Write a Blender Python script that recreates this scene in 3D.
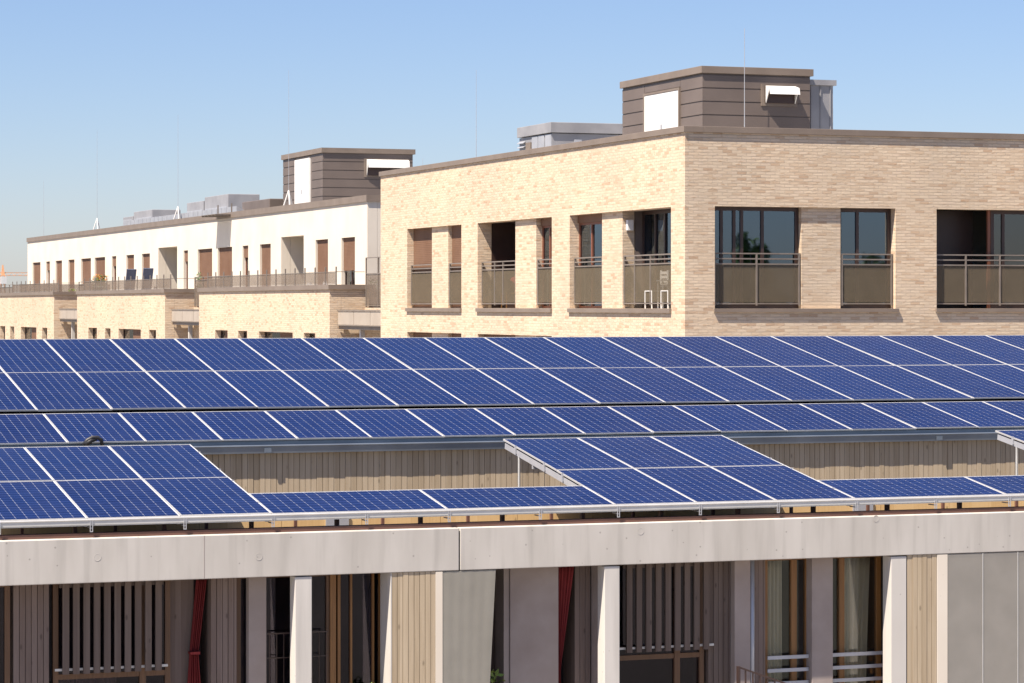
import bpy, bmesh, math, random
from mathutils import Vector, Matrix
R = math.radians
random.seed(7)
for o in list(bpy.data.objects): bpy.data.objects.remove(o)
SC = bpy.context.scene
COL = SC.collection
EYE = 13.0                       # eye height above the ground; heights below are given from the eye level

# ------------------------------------------------------------------ camera, sky, sun, exposure
cd = bpy.data.cameras.new('camera'); cam = bpy.data.objects.new('camera', cd); COL.objects.link(cam)
cam.location = (0, 0, EYE); cam.rotation_euler = (R(90), 0, -0.349)
cd.sensor_width = 36; cd.lens = 36 * 2800.6 / 1024
cd.shift_y = -35.5 / 1024
cd.clip_start = 0.5; cd.clip_end = 8000
SC.camera = cam
SUN_E, SUN_A = R(60), R(24)                     # elevation; bearing from west (-X) towards the south (-Y)
W = bpy.data.worlds.new('World'); SC.world = W; W.use_nodes = True
wn = W.node_tree.nodes; wl = W.node_tree.links
bg = wn['Background']; sky = wn.new('ShaderNodeTexSky'); sky.sky_type = 'NISHITA'; sky.sun_disc = False
sky.sun_elevation = SUN_E; sky.sun_rotation = math.atan2(-math.cos(SUN_A), -math.sin(SUN_A))
sky.altitude = 50; sky.air_density = 0.95; sky.dust_density = 0.4; sky.ozone_density = 7.5
wb = wn.new('ShaderNodeMix'); wb.data_type = 'RGBA'; wb.blend_type = 'MULTIPLY'; wb.inputs[0].default_value = 1.0; wb.inputs[7].default_value = (1.08, .975, 1.02, 1)   # white balance of the air
wl.new(sky.outputs[0], wb.inputs[6]); wl.new(wb.outputs[2], bg.inputs[0]); bg.inputs[1].default_value = 0.056
sd = bpy.data.lights.new('sun', 'SUN'); sun = bpy.data.objects.new('sun', sd); COL.objects.link(sun)
sd.energy = 5.0; sd.angle = R(0.5); sd.color = (1.0, 0.885, 0.75)
to_sun = Vector((-math.cos(SUN_E) * math.cos(SUN_A), -math.cos(SUN_E) * math.sin(SUN_A), math.sin(SUN_E)))
sun.rotation_euler = to_sun.to_track_quat('Z', 'Y').to_euler(); sun.location = (-20, 0, 60)
SC.view_settings.view_transform = 'Standard'; SC.view_settings.look = 'None'
SC.view_settings.exposure = 1.25; SC.view_settings.gamma = 1.0
SC.render.engine = 'CYCLES'
SC.render.resolution_x = 1024; SC.render.resolution_y = 683

# ------------------------------------------------------------------ materials
def new_mat(name):
    m = bpy.data.materials.new(name); m.use_nodes = True
    nt = m.node_tree; b = nt.nodes['Principled BSDF']
    return m, nt, b
def N(nt, t, **kw):
    n = nt.nodes.new(t)
    for k, v in kw.items(): setattr(n, k, v)
    return n
def ramp(nt, stops, interp='LINEAR'):
    r = nt.nodes.new('ShaderNodeValToRGB'); r.color_ramp.interpolation = interp
    el = r.color_ramp.elements
    while len(el) < len(stops): el.new(0.5)
    for e, (p, c) in zip(el, stops): e.position = p; e.color = (*c, 1)
    return r
def mth(nt, op, a, b=None):
    n = nt.nodes.new('ShaderNodeMath'); n.operation = op
    for i, v in enumerate((a, b)):
        if v is None: continue
        if isinstance(v, (int, float)): n.inputs[i].default_value = v
        else: nt.links.new(v, n.inputs[i])
    return n.outputs[0]
def mixc(nt, fac, a, b):
    n = nt.nodes.new('ShaderNodeMix'); n.data_type = 'RGBA'
    for s, v in ((n.inputs[0], fac), (n.inputs[6], a), (n.inputs[7], b)):
        if isinstance(v, (int, float)): s.default_value = v
        elif isinstance(v, tuple): s.default_value = (*v, 1)
        else: nt.links.new(v, s)
    return n.outputs[2]
def noise_mat(name, c1, c2, scale=4, rough=0.7, metallic=0.0, bump=0.0, streak=0.0, stretch=(1, 1, 1), detail=5, lo=0.3, hi=0.7, spec=None):
    m, nt, b = new_mat(name)
    tc = N(nt, 'ShaderNodeTexCoord'); mp = N(nt, 'ShaderNodeMapping'); mp.inputs['Scale'].default_value = stretch
    nt.links.new(tc.outputs['Object'], mp.inputs[0])
    no = N(nt, 'ShaderNodeTexNoise'); no.inputs['Scale'].default_value = scale; no.inputs['Detail'].default_value = detail
    nt.links.new(mp.outputs[0], no.inputs['Vector'])
    r = ramp(nt, [(lo, c1), (hi, c2)]); nt.links.new(no.outputs[0], r.inputs[0]); col = r.outputs[0]
    if streak:                                        # run-off stains and pores
        ms = N(nt, 'ShaderNodeMapping'); ms.inputs['Scale'].default_value = (7, 7, .5); nt.links.new(tc.outputs['Object'], ms.inputs[0])
        ns = N(nt, 'ShaderNodeTexNoise'); ns.inputs['Scale'].default_value = 1.0; ns.inputs['Detail'].default_value = 5; nt.links.new(ms.outputs[0], ns.inputs['Vector'])
        rs = ramp(nt, [(0.50, (0, 0, 0)), (0.78, (1, 1, 1))]); nt.links.new(ns.outputs[0], rs.inputs[0])
        col = mixc(nt, mth(nt, 'MULTIPLY', rs.outputs[0], streak), col, tuple(c * .62 for c in c1))
        np_ = N(nt, 'ShaderNodeTexVoronoi'); np_.inputs['Scale'].default_value = 6.5; nt.links.new(tc.outputs['Object'], np_.inputs['Vector'])
        col = mixc(nt, mth(nt, 'MULTIPLY', mth(nt, 'LESS_THAN', np_.outputs['Distance'], 0.075), streak), col, tuple(c * .45 for c in c1))
    nt.links.new(col, b.inputs['Base Color'])
    b.inputs['Roughness'].default_value = rough; b.inputs['Metallic'].default_value = metallic
    if spec is not None: b.inputs['Specular IOR Level'].default_value = spec
    if bump:
        bp = N(nt, 'ShaderNodeBump'); bp.inputs['Strength'].default_value = bump; bp.inputs['Distance'].default_value = 0.01
        nt.links.new(no.outputs[0], bp.inputs['Height']); nt.links.new(bp.outputs[0], b.inputs['Normal'])
    return m

def brick_mat(name):
    m, nt, b = new_mat(name); L = nt.links
    tc = N(nt, 'ShaderNodeTexCoord'); sp = N(nt, 'ShaderNodeSeparateXYZ'); L.new(tc.outputs['Object'], sp.inputs[0])
    u = mth(nt, 'ADD', sp.outputs[0], sp.outputs[1])
    wob = N(nt, 'ShaderNodeTexNoise'); wob.inputs['Scale'].default_value = 6.0; L.new(tc.outputs['Object'], wob.inputs['Vector'])
    v = mth(nt, 'ADD', sp.outputs[2], mth(nt, 'MULTIPLY', wob.outputs[0], 0.012))
    cb = N(nt, 'ShaderNodeCombineXYZ'); L.new(u, cb.inputs[0]); L.new(v, cb.inputs[1])
    bt = N(nt, 'ShaderNodeTexBrick'); L.new(cb.outputs[0], bt.inputs['Vector'])
    bt.inputs['Scale'].default_value = 1.0; bt.inputs['Brick Width'].default_value = 0.25; bt.inputs['Row Height'].default_value = 0.072
    bt.inputs['Mortar Size'].default_value = 0.006; bt.inputs['Mortar Smooth'].default_value = 0.3
    bt.inputs['Color1'].default_value = (0, 0, 0, 1); bt.inputs['Color2'].default_value = (1, 1, 1, 1); bt.inputs['Mortar'].default_value = (.5, .5, .5, 1)
    r = ramp(nt, [(0.0, (.46, .33, .23)), (0.1, (.53, .41, .295)), (0.3, (.575, .46, .34)), (0.7, (.615, .505, .38)), (1.0, (.58, .47, .36))])
    L.new(bt.outputs['Color'], r.inputs[0])
    n2 = N(nt, 'ShaderNodeTexNoise'); n2.inputs['Scale'].default_value = 1.0; n2.inputs['Detail'].default_value = 3
    mp = N(nt, 'ShaderNodeMapping'); mp.inputs['Scale'].default_value = (4.5, 15.0, 1); L.new(cb.outputs[0], mp.inputs[0]); L.new(mp.outputs[0], n2.inputs['Vector'])
    rr = ramp(nt, [(0.60, (0, 0, 0)), (0.70, (1, 1, 1))]); L.new(n2.outputs[0], rr.inputs[0])
    c = mixc(nt, mth(nt, 'MULTIPLY', rr.outputs[0], 0.55), r.outputs[0], (.38, .235, .135))
    c = mixc(nt, mth(nt, 'MULTIPLY', bt.outputs['Fac'], 0.6), c, (.50, .43, .34))
    n3 = N(nt, 'ShaderNodeTexNoise'); n3.inputs['Scale'].default_value = 0.5; n3.inputs['Detail'].default_value = 4; L.new(tc.outputs['Object'], n3.inputs['Vector'])
    r3 = ramp(nt, [(0.3, (.90, .90, .90)), (0.7, (1.06, 1.04, 1.02))]); L.new(n3.outputs[0], r3.inputs[0])
    mu = N(nt, 'ShaderNodeMix', data_type='RGBA', blend_type='MULTIPLY'); mu.inputs[0].default_value = 1
    L.new(c, mu.inputs[6]); L.new(r3.outputs[0], mu.inputs[7]); L.new(mu.outputs[2], b.inputs['Base Color'])
    b.inputs['Roughness'].default_value = 0.85; b.inputs['Specular IOR Level'].default_value = 0.2
    h = mth(nt, 'SUBTRACT', mth(nt, 'ADD', mth(nt, 'MULTIPLY', n2.outputs[0], 0.4), mth(nt, 'MULTIPLY', bt.outputs['Color'], 0.5)), bt.outputs['Fac'])
    bp = N(nt, 'ShaderNodeBump'); bp.inputs['Strength'].default_value = 0.9; bp.inputs['Distance'].default_value = 0.020
    L.new(h, bp.inputs['Height']); L.new(bp.outputs[0], b.inputs['Normal'])
    return m

def timber_mat(name, stops, pitch, axis=0, rough=0.8):
    """boards: a tone per board, grain along the board, knots"""
    m, nt, b = new_mat(name); L = nt.links
    tc = N(nt, 'ShaderNodeTexCoord'); sp = N(nt, 'ShaderNodeSeparateXYZ'); L.new(tc.outputs['Object'], sp.inputs[0])
    bi = mth(nt, 'FLOOR', mth(nt, 'DIVIDE', sp.outputs[axis], pitch))
    wnz = N(nt, 'ShaderNodeTexWhiteNoise', noise_dimensions='1D'); L.new(bi, wnz.inputs['W'])
    mp = N(nt, 'ShaderNodeMapping'); mp.inputs['Scale'].default_value = (22, 22, 1.1); L.new(tc.outputs['Object'], mp.inputs[0])
    g = N(nt, 'ShaderNodeTexNoise'); g.inputs['Scale'].default_value = 1.6; g.inputs['Detail'].default_value = 6; L.new(mp.outputs[0], g.inputs['Vector'])
    kn = N(nt, 'ShaderNodeTexVoronoi'); kn.inputs['Scale'].default_value = 1.0
    mk = N(nt, 'ShaderNodeMapping'); mk.inputs['Scale'].default_value = (7, 7, 3.0); L.new(tc.outputs['Object'], mk.inputs[0]); L.new(mk.outputs[0], kn.inputs['Vector'])
    kr = ramp(nt, [(0.06, (1, 1, 1)), (0.13, (0, 0, 0))]); L.new(kn.outputs['Distance'], kr.inputs[0])
    f = mth(nt, 'ADD', mth(nt, 'MULTIPLY', wnz.outputs[0], 0.36), mth(nt, 'MULTIPLY', g.outputs[0], 0.62))
    r = ramp(nt, stops); L.new(f, r.inputs[0])
    c = mixc(nt, mth(nt, 'MULTIPLY', kr.outputs[0], 0.55), r.outputs[0], tuple(x * .4 for x in stops[0][1]))
    L.new(c, b.inputs['Base Color']); b.inputs['Roughness'].default_value = rough; b.inputs['Specular IOR Level'].default_value = 0.2
    bp = N(nt, 'ShaderNodeBump'); bp.inputs['Strength'].default_value = 0.25; bp.inputs['Distance'].default_value = 0.004
    L.new(g.outputs[0], bp.inputs['Height']); L.new(bp.outputs[0], b.inputs['Normal'])
    return m

def cell_mat():
    """one UV unit = one solar cell with clipped corners"""
    m, nt, b = new_mat('solar_cells'); L = nt.links
    uv = N(nt, 'ShaderNodeUVMap'); sp = N(nt, 'ShaderNodeSeparateXYZ'); L.new(uv.outputs[0], sp.inputs[0])
    def edge(o): return mth(nt, 'MINIMUM', mth(nt, 'FRACT', o), mth(nt, 'SUBTRACT', 1.0, mth(nt, 'FRACT', o)))
    eu, ev = edge(sp.outputs[0]), edge(sp.outputs[1])
    gap = mth(nt, 'LESS_THAN', eu, 0.010)
    dia = mth(nt, 'LESS_THAN', mth(nt, 'ADD', eu, ev), 0.085)
    mask = mth(nt, 'MAXIMUM', gap, dia)
    cb = N(nt, 'ShaderNodeCombineXYZ'); L.new(mth(nt, 'FLOOR', sp.outputs[0]), cb.inputs[0]); L.new(mth(nt, 'FLOOR', sp.outputs[1]), cb.inputs[1])
    oi = N(nt, 'ShaderNodeObjectInfo'); L.new(oi.outputs['Random'], cb.inputs[2])
    wz = N(nt, 'ShaderNodeTexWhiteNoise', noise_dimensions='3D'); L.new(cb.outputs[0], wz.inputs['Vector'])
    f = mth(nt, 'ADD', mth(nt, 'MULTIPLY', wz.outputs[0], 0.5), mth(nt, 'MULTIPLY', oi.outputs['Random'], 0.5))
    r = ramp(nt, [(0.0, (.0016, .0054, .042)), (1.0, (.0028, .0110, .064))]); L.new(f, r.inputs[0])
    # two contact bars across each cell
    bars = mth(nt, 'LESS_THAN', mth(nt, 'ABSOLUTE', mth(nt, 'SUBTRACT', mth(nt, 'FRACT', mth(nt, 'MULTIPLY', sp.outputs[1], 2.0)), 0.5)), 0.045)
    c = mixc(nt, mth(nt, 'MULTIPLY', bars, 0.40), r.outputs[0], (.022, .04, .17))
    c = mixc(nt, mth(nt, 'MULTIPLY', mth(nt, 'LESS_THAN', ev, 0.04), 0.65), c, (.045, .07, .23))
    c = mixc(nt, mask, c, (.24, .26, .32))
    tc = N(nt, 'ShaderNodeTexCoord'); du = N(nt, 'ShaderNodeTexNoise'); du.inputs['Scale'].default_value = 1.7; du.inputs['Detail'].default_value = 6
    L.new(tc.outputs['Object'], du.inputs['Vector'])
    dr = ramp(nt, [(0.42, (0, 0, 0)), (0.75, (1, 1, 1))]); L.new(du.outputs[0], dr.inputs[0])
    c = mixc(nt, mth(nt, 'MULTIPLY', dr.outputs[0], 0.025), c, (.22, .20, .22))
    dv = N(nt, 'ShaderNodeTexVoronoi'); dv.inputs['Scale'].default_value = 0.55; L.new(tc.outputs['Object'], dv.inputs['Vector'])
    sv = N(nt, 'ShaderNodeVectorMath', operation='ADD'); L.new(tc.outputs['Object'], sv.inputs[0])
    cl = N(nt, 'ShaderNodeCombineXYZ'); L.new(mth(nt, 'MULTIPLY', oi.outputs['Random'], 97.0), cl.inputs[0]); L.new(mth(nt, 'MULTIPLY', oi.outputs['Random'], 41.0), cl.inputs[1]); L.new(cl.outputs[0], sv.inputs[1]); L.new(sv.outputs[0], dv.inputs['Vector'])
    c = mixc(nt, mth(nt, 'MULTIPLY', mth(nt, 'LESS_THAN', dv.outputs['Distance'], 0.016), 0.7), c, (.5, .5, .48))
    L.new(c, b.inputs['Base Color'])
    b.inputs['Roughness'].default_value = 0.25; b.inputs['Specular IOR Level'].default_value = 0.07
    return m

def glass_mat(name, tint=(.62, .66, .64), ior=2.1, rough=0.015, refl=(1, 1, 1)):
    m = bpy.data.materials.new(name); m.use_nodes = True; nt = m.node_tree; nt.nodes.clear()
    out = N(nt, 'ShaderNodeOutputMaterial'); mx = N(nt, 'ShaderNodeMixShader')
    tr = N(nt, 'ShaderNodeBsdfTransparent'); tr.inputs[0].default_value = (*tint, 1)
    gl = N(nt, 'ShaderNodeBsdfGlossy'); gl.inputs[0].default_value = (*refl, 1); gl.inputs['Roughness'].default_value = rough
    fr = N(nt, 'ShaderNodeFresnel'); fr.inputs['IOR'].default_value = ior
    tc = N(nt, 'ShaderNodeTexCoord'); no = N(nt, 'ShaderNodeTexNoise'); no.inputs['Scale'].default_value = 0.8
    nt.links.new(tc.outputs['Object'], no.inputs['Vector'])
    bp = N(nt, 'ShaderNodeBump'); bp.inputs['Strength'].default_value = 0.03; bp.inputs['Distance'].default_value = 0.02
    nt.links.new(no.outputs[0], bp.inputs['Height']); nt.links.new(bp.outputs[0], gl.inputs['Normal'])
    nt.links.new(fr.outputs[0], mx.inputs[0]); nt.links.new(tr.outputs[0], mx.inputs[1]); nt.links.new(gl.outputs[0], mx.inputs[2])
    nt.links.new(mx.outputs[0], out.inputs[0])
    return m
def sheer_mat(name, col, opacity, translucent=0.4):
    """thin cloth or perforated sheet: part of the light passes straight through"""
    m = bpy.data.materials.new(name); m.use_nodes = True; nt = m.node_tree; nt.nodes.clear()
    out = N(nt, 'ShaderNodeOutputMaterial'); mx = N(nt, 'ShaderNodeMixShader'); m2 = N(nt, 'ShaderNodeMixShader')
    tr = N(nt, 'ShaderNodeBsdfTransparent'); d = N(nt, 'ShaderNodeBsdfDiffuse'); t = N(nt, 'ShaderNodeBsdfTranslucent')
    tc = N(nt, 'ShaderNodeTexCoord'); no = N(nt, 'ShaderNodeTexNoise'); no.inputs['Scale'].default_value = 3
    nt.links.new(tc.outputs['Object'], no.inputs['Vector'])
    r = ramp(nt, [(0.3, tuple(c * .9 for c in col)), (0.7, col)]); nt.links.new(no.outputs[0], r.inputs[0])
    nt.links.new(r.outputs[0], d.inputs[0]); nt.links.new(r.outputs[0], t.inputs[0])
    m2.inputs[0].default_value = translucent; mx.inputs[0].default_value = opacity
    nt.links.new(d.outputs[0], m2.inputs[1]); nt.links.new(t.outputs[0], m2.inputs[2])
    nt.links.new(tr.outputs[0], mx.inputs[1]); nt.links.new(m2.outputs[0], mx.inputs[2]); nt.links.new(mx.outputs[0], out.inputs[0])
    return m

M = {}
M['brick'] = brick_mat('buff_brick')
M['render'] = noise_mat('white_render', (.60, .545, .465), (.66, .61, .53), 0.7, 0.9, bump=.05, streak=.12, spec=.1)
M['coping'] = noise_mat('brown_sheet_metal', (.17, .135, .11), (.21, .17, .14), 1.5, 0.5, spec=.35)
M['clad'] = noise_mat('bronze_cladding', (.125, .10, .088), (.155, .125, .11), 0.9, 0.5, spec=.35)
M['concrete'] = noise_mat('precast_concrete', (.415, .395, .365), (.50, .48, .45), 1.6, 0.85, bump=.10, streak=.5, stretch=(1.6, 1, .45), detail=8, spec=.2)
M['concrete_smooth'] = noise_mat('pale_concrete', (.46, .44, .41), (.54, .52, .49), 1.6, 0.85, bump=.06, streak=.4, stretch=(1, 1, .3), detail=8, spec=.2)
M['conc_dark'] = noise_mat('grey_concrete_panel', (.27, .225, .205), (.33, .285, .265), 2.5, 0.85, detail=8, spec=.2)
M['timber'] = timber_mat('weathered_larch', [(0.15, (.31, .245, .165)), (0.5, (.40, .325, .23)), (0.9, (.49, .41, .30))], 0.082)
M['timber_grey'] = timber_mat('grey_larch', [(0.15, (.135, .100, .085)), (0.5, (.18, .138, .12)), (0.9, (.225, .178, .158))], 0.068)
M['pine'] = timber_mat('fresh_pine', [(0.1, (.50, .33, .15)), (0.5, (.60, .41, .20)), (0.9, (.68, .50, .27))], 0.30)
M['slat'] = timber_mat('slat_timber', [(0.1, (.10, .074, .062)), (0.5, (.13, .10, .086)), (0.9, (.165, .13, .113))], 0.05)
M['oak'] = noise_mat('oiled_oak_frame', (.19, .088, .024), (.26, .125, .038), 2, 0.5, stretch=(20, 20, 1))
M['darkoak'] = noise_mat('dark_oak_frame', (.09, .045, .02), (.13, .065, .03), 2, 0.5, stretch=(20, 20, 1))
M['redwood'] = noise_mat('reddish_frame', (.16, .055, .03), (.21, .08, .045), 2, 0.5, stretch=(20, 20, 1))
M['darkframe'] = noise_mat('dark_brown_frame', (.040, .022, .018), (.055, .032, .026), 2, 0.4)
M['alu'] = noise_mat('aluminium', (.50, .50, .49), (.58, .58, .57), 5, 0.42, metallic=.35, spec=.4)
M['backsheet'] = noise_mat('white_backsheet', (.55, .56, .58), (.62, .63, .65), 3, 0.5)
M['zinc'] = noise_mat('zinc_gutter', (.19, .22, .26), (.26, .30, .35), 1.8, 0.38, metallic=.6)
M['galv'] = noise_mat('galvanised_steel', (.36, .37, .40), (.44, .45, .48), 2.5, 0.45, metallic=.3)
M['greymetal'] = noise_mat('grey_unit_metal', (.22, .22, .235), (.29, .29, .305), 1.5, 0.5)
M['whitepaint'] = noise_mat('white_painted_metal', (.68, .67, .65), (.74, .73, .71), 2, 0.45)
M['rail'] = noise_mat('taupe_steel', (.155, .13, .11), (.20, .17, .145), 3, 0.45)
M['mesh'] = sheer_mat('perforated_taupe_sheet', (.175, .145, .105), 0.50, 0.0)
M['mesh_fine'] = sheer_mat('terrace_railing_mesh', (.21, .17, .14), 0.58, 0.0)
M['shutter'] = noise_mat('brown_roller_shutter', (.165, .092, .058), (.20, .118, .078), 1.2, 0.6, spec=.12)
M['redbrown'] = noise_mat('red_brown_steel', (.11, .050, .035), (.15, .07, .05), 4, 0.6)
M['glass'] = glass_mat('window_glass')
M['glass_low'] = glass_mat('loggia_glass', (.58, .54, .60), 1.55, refl=(.95, .88, 1.0))
M['glass_day'] = glass_mat('clear_loggia_glass', (.90, .90, .88), 1.6)
M['glass_blue'] = glass_mat('coated_glass', (.60, .68, .74), 2.6, refl=(.66, .82, 1.0))
M['glass_clear'] = glass_mat('clear_screen_glass', (.84, .87, .85), 1.7)
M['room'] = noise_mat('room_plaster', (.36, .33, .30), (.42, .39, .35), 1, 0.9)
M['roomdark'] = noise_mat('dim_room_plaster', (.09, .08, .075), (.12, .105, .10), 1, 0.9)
M['red'] = noise_mat('red_cloth', (.17, .027, .028), (.24, .042, .042), 5, 0.9, stretch=(8, 8, .5), spec=.1)
M['sheer'] = sheer_mat('sheer_white_cloth', (.37, .355, .315), 0.80, 0.2)
M['frost'] = sheer_mat('frosted_glass', (.42, .40, .365), 0.64, 0.15)
M['balc'] = noise_mat('taupe_panel', (.33, .285, .235), (.38, .33, .275), 2, 0.6)
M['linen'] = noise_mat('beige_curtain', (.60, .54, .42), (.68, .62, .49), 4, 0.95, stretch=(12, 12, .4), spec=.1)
M['black'] = noise_mat('black_rubber', (.012, .012, .014), (.03, .03, .034), 6, 0.5)
M['cells'] = cell_mat()
M['bluecloth'] = noise_mat('slate_blue_cloth', (.09, .105, .16), (.12, .14, .20), 8, 0.85)
M['wood'] = noise_mat('orange_wood', (.42, .21, .07), (.52, .28, .10), 3, 0.6, stretch=(1, 1, 10))
M['pot_green'] = noise_mat('pale_green_pot', (.42, .55, .45), (.50, .62, .52), 3, 0.5)
M['terracotta'] = noise_mat('terracotta', (.42, .17, .08), (.50, .22, .11), 5, 0.8)
M['leaf'] = noise_mat('leaf_green', (.035, .075, .015), (.09, .16, .03), 3, 0.6)
M['leaf_yellow'] = noise_mat('yellow_green_leaf', (.09, .15, .02), (.17, .22, .035), 6, 0.6)
M['flower'] = noise_mat('orange_petals', (.65, .16, .02), (.75, .32, .04), 9, 0.7)
M['bark'] = noise_mat('bark', (.06, .045, .03), (.11, .085, .06), 6, 0.9, stretch=(4, 4, 1))
M['craneorange'] = noise_mat('crane_haze_orange', (.55, .27, .13), (.62, .33, .18), 1, 0.5)  # haze of the distance put into the crane's pale orange
M['paving'] = noise_mat('paving', (.24, .215, .195), (.32, .29, .265), 0.6, 0.9, detail=8)
M['ground'] = noise_mat('ground_grass', (.055, .058, .045), (.085, .085, .07), 0.05, 0.95, detail=8)
M['roofdark'] = noise_mat('bitumen', (.018, .018, .022), (.03, .03, .036), 3, 0.8)
M['gravel'] = noise_mat('roof_gravel', (.28, .27, .25), (.42, .40, .37), 40, 0.95)
M['membrane'] = noise_mat('roof_membrane', (.13, .115, .10), (.17, .15, .135), 2, 0.85)

# ------------------------------------------------------------------ mesh building
class MB:
    def __init__(s): s.bm = bmesh.new()
    def box(s, x0, x1, y0, y1, z0, z1, mi=0):
        v = [s.bm.verts.new(p) for p in ((x0,y0,z0),(x1,y0,z0),(x1,y1,z0),(x0,y1,z0),(x0,y0,z1),(x1,y0,z1),(x1,y1,z1),(x0,y1,z1))]
        for f in ((0,3,2,1),(4,5,6,7),(0,1,5,4),(1,2,6,5),(2,3,7,6),(3,0,4,7)):
            s.bm.faces.new([v[i] for i in f]).material_index = mi
        return s
    def poly(s, pts, mi=0):
        f = s.bm.faces.new([s.bm.verts.new(p) for p in pts]); f.material_index = mi; return f
    def prism(s, pts, d):
        """closed polygon pts extruded by vector d"""
        d = Vector(d); a = [s.bm.verts.new(p) for p in pts]; b = [s.bm.verts.new(Vector(p) + d) for p in pts]
        n = len(pts); s.bm.faces.new(a[::-1]); s.bm.faces.new(b)
        for i in range(n): s.bm.faces.new((a[i], a[(i+1) % n], b[(i+1) % n], b[i]))
        return s
    def bar(s, p, q, w, h, up=(0, 0, 1)):
        p, q = Vector(p), Vector(q); d = (q - p).normalized(); u = Vector(up)
        if abs(d.dot(u)) > .99: u = Vector((0, 1, 0))
        r = d.cross(u).normalized(); u = r.cross(d).normalized()
        s.prism([p + r*w/2*a + u*h/2*b for a, b in ((-1,-1),(1,-1),(1,1),(-1,1))], q - p); return s
    def tube(s, pts, r, n=8, r1=None):
        pts = [Vector(p) for p in pts]; rings = []
        for i, p in enumerate(pts):
            d = (pts[min(i+1, len(pts)-1)] - pts[max(i-1, 0)]).normalized()
            u = Vector((0, 0, 1)) if abs(d.z) < .95 else Vector((0, 1, 0))
            a = d.cross(u).normalized(); b = a.cross(d)
            rr = r if r1 is None else r + (r1 - r) * i / (len(pts) - 1)
            rings.append([s.bm.verts.new(p + (a*math.cos(2*math.pi*k/n) + b*math.sin(2*math.pi*k/n)) * rr) for k in range(n)])
        for A, B in zip(rings, rings[1:]):
            for k in range(n): s.bm.faces.new((A[k], A[(k+1) % n], B[(k+1) % n], B[k]))
        s.bm.faces.new(rings[0][::-1]); s.bm.faces.new(rings[-1]); return s
    def lathe(s, c, prof, n=16):
        rings = [[s.bm.verts.new((c[0] + r*math.cos(2*math.pi*k/n), c[1] + r*math.sin(2*math.pi*k/n), c[2] + z)) for k in range(n)] for r, z in prof]
        for A, B in zip(rings, rings[1:]):
            for k in range(n): s.bm.faces.new((A[k], A[(k+1) % n], B[(k+1) % n], B[k]))
        s.bm.faces.new(rings[0][::-1]); s.bm.faces.new(rings[-1]); return s
    def build(s, name, mat, parent=None, smooth=False, bevel=0.0, loc=None, fix=True):
        """the vertices are in metres from the eye level; they become local to the thing"""
        if fix: bmesh.ops.recalc_face_normals(s.bm, faces=s.bm.faces)
        me = bpy.data.meshes.new(name)
        if parent is not None: off = Vector(parent['_o'])
        else:
            if loc is None:
                zs = [v.co.z for v in s.bm.verts]; loc = sum((v.co for v in s.bm.verts), Vector()) / len(s.bm.verts); loc.z = min(zs)
            off = Vector(loc)
        for v in s.bm.verts: v.co -= off
        s.bm.to_mesh(me); s.bm.free()
        for m in (mat if isinstance(mat, (list, tuple)) else [mat]): me.materials.append(m)
        if smooth:
            for p in me.polygons: p.use_smooth = True
        o = bpy.data.objects.new(name, me); COL.objects.link(o)
        if parent is not None: o.parent = parent
        else: o.location = off + Vector((0, 0, EYE))
        o['_o'] = tuple(off)
        if bevel:
            bv = o.modifiers.new('bevel', 'BEVEL'); bv.width = bevel; bv.segments = 2; bv.limit_method = 'ANGLE'
        return o
def tag(o, label=None, cat=None, group=None, kind=None):
    if label: o['label'] = label
    if cat: o['category'] = cat
    if group: o['group'] = group
    if kind: o['kind'] = kind
    return o
def thing(name, label, cat, loc, group=None):
    o = bpy.data.objects.new(name, None); COL.objects.link(o); o.empty_display_size = .2
    o['_o'] = tuple(loc); o.location = Vector(loc) + Vector((0, 0, EYE))
    return tag(o, label, cat, group)
def copy_tree(o, parent=None):
    c = o.copy(); COL.objects.link(c)
    if parent is not None: c.parent = parent
    for ch in list(o.children): copy_tree(ch, c)
    return c
def P(axis, n, u, z):
    """point on a facade: axis 'x' = facade in plane X=n running along Y; axis 'y' = plane Y=n running along X"""
    return (n, u, z) if axis == 'x' else (u, n, z)
def fbox(mb, axis, n0, n1, u0, u1, z0, z1):
    if axis == 'x': mb.box(n0, n1, u0, u1, z0, z1)
    else: mb.box(u0, u1, n0, n1, z0, z1)
def wall(mb, axis, n, t, u0, u1, z0, z1, holes):
    """wall body from n to n+t with real openings and reveals"""
    us = sorted({u0, u1, *[h[0] for h in holes], *[h[1] for h in holes]}); zs = sorted({z0, z1, *[h[2] for h in holes], *[h[3] for h in holes]})
    us = [u for u in us if u0 <= u <= u1]; zs = [z for z in zs if z0 <= z <= z1]
    def solid(i, j):
        if not (0 <= i < len(us)-1 and 0 <= j < len(zs)-1): return False
        cu, cz = (us[i]+us[i+1])/2, (zs[j]+zs[j+1])/2
        return not any(h[0] < cu < h[1] and h[2] < cz < h[3] for h in holes)
    for i in range(len(us)-1):
        for j in range(len(zs)-1):
            if not solid(i, j): continue
            a, b, c, d = us[i], us[i+1], zs[j], zs[j+1]
            for nn in (n, n+t): mb.poly([P(axis, nn, a, c), P(axis, nn, b, c), P(axis, nn, b, d), P(axis, nn, a, d)])
            for (di, dj, e0, e1) in ((-1,0,(a,c),(a,d)),(1,0,(b,c),(b,d)),(0,-1,(a,c),(b,c)),(0,1,(a,d),(b,d))):
                if not solid(i+di, j+dj):
                    mb.poly([P(axis, n, *e0), P(axis, n, *e1), P(axis, n+t, *e1), P(axis, n+t, *e0)])
    bmesh.ops.remove_doubles(mb.bm, verts=mb.bm.verts, dist=1e-4)
    return mb
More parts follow.
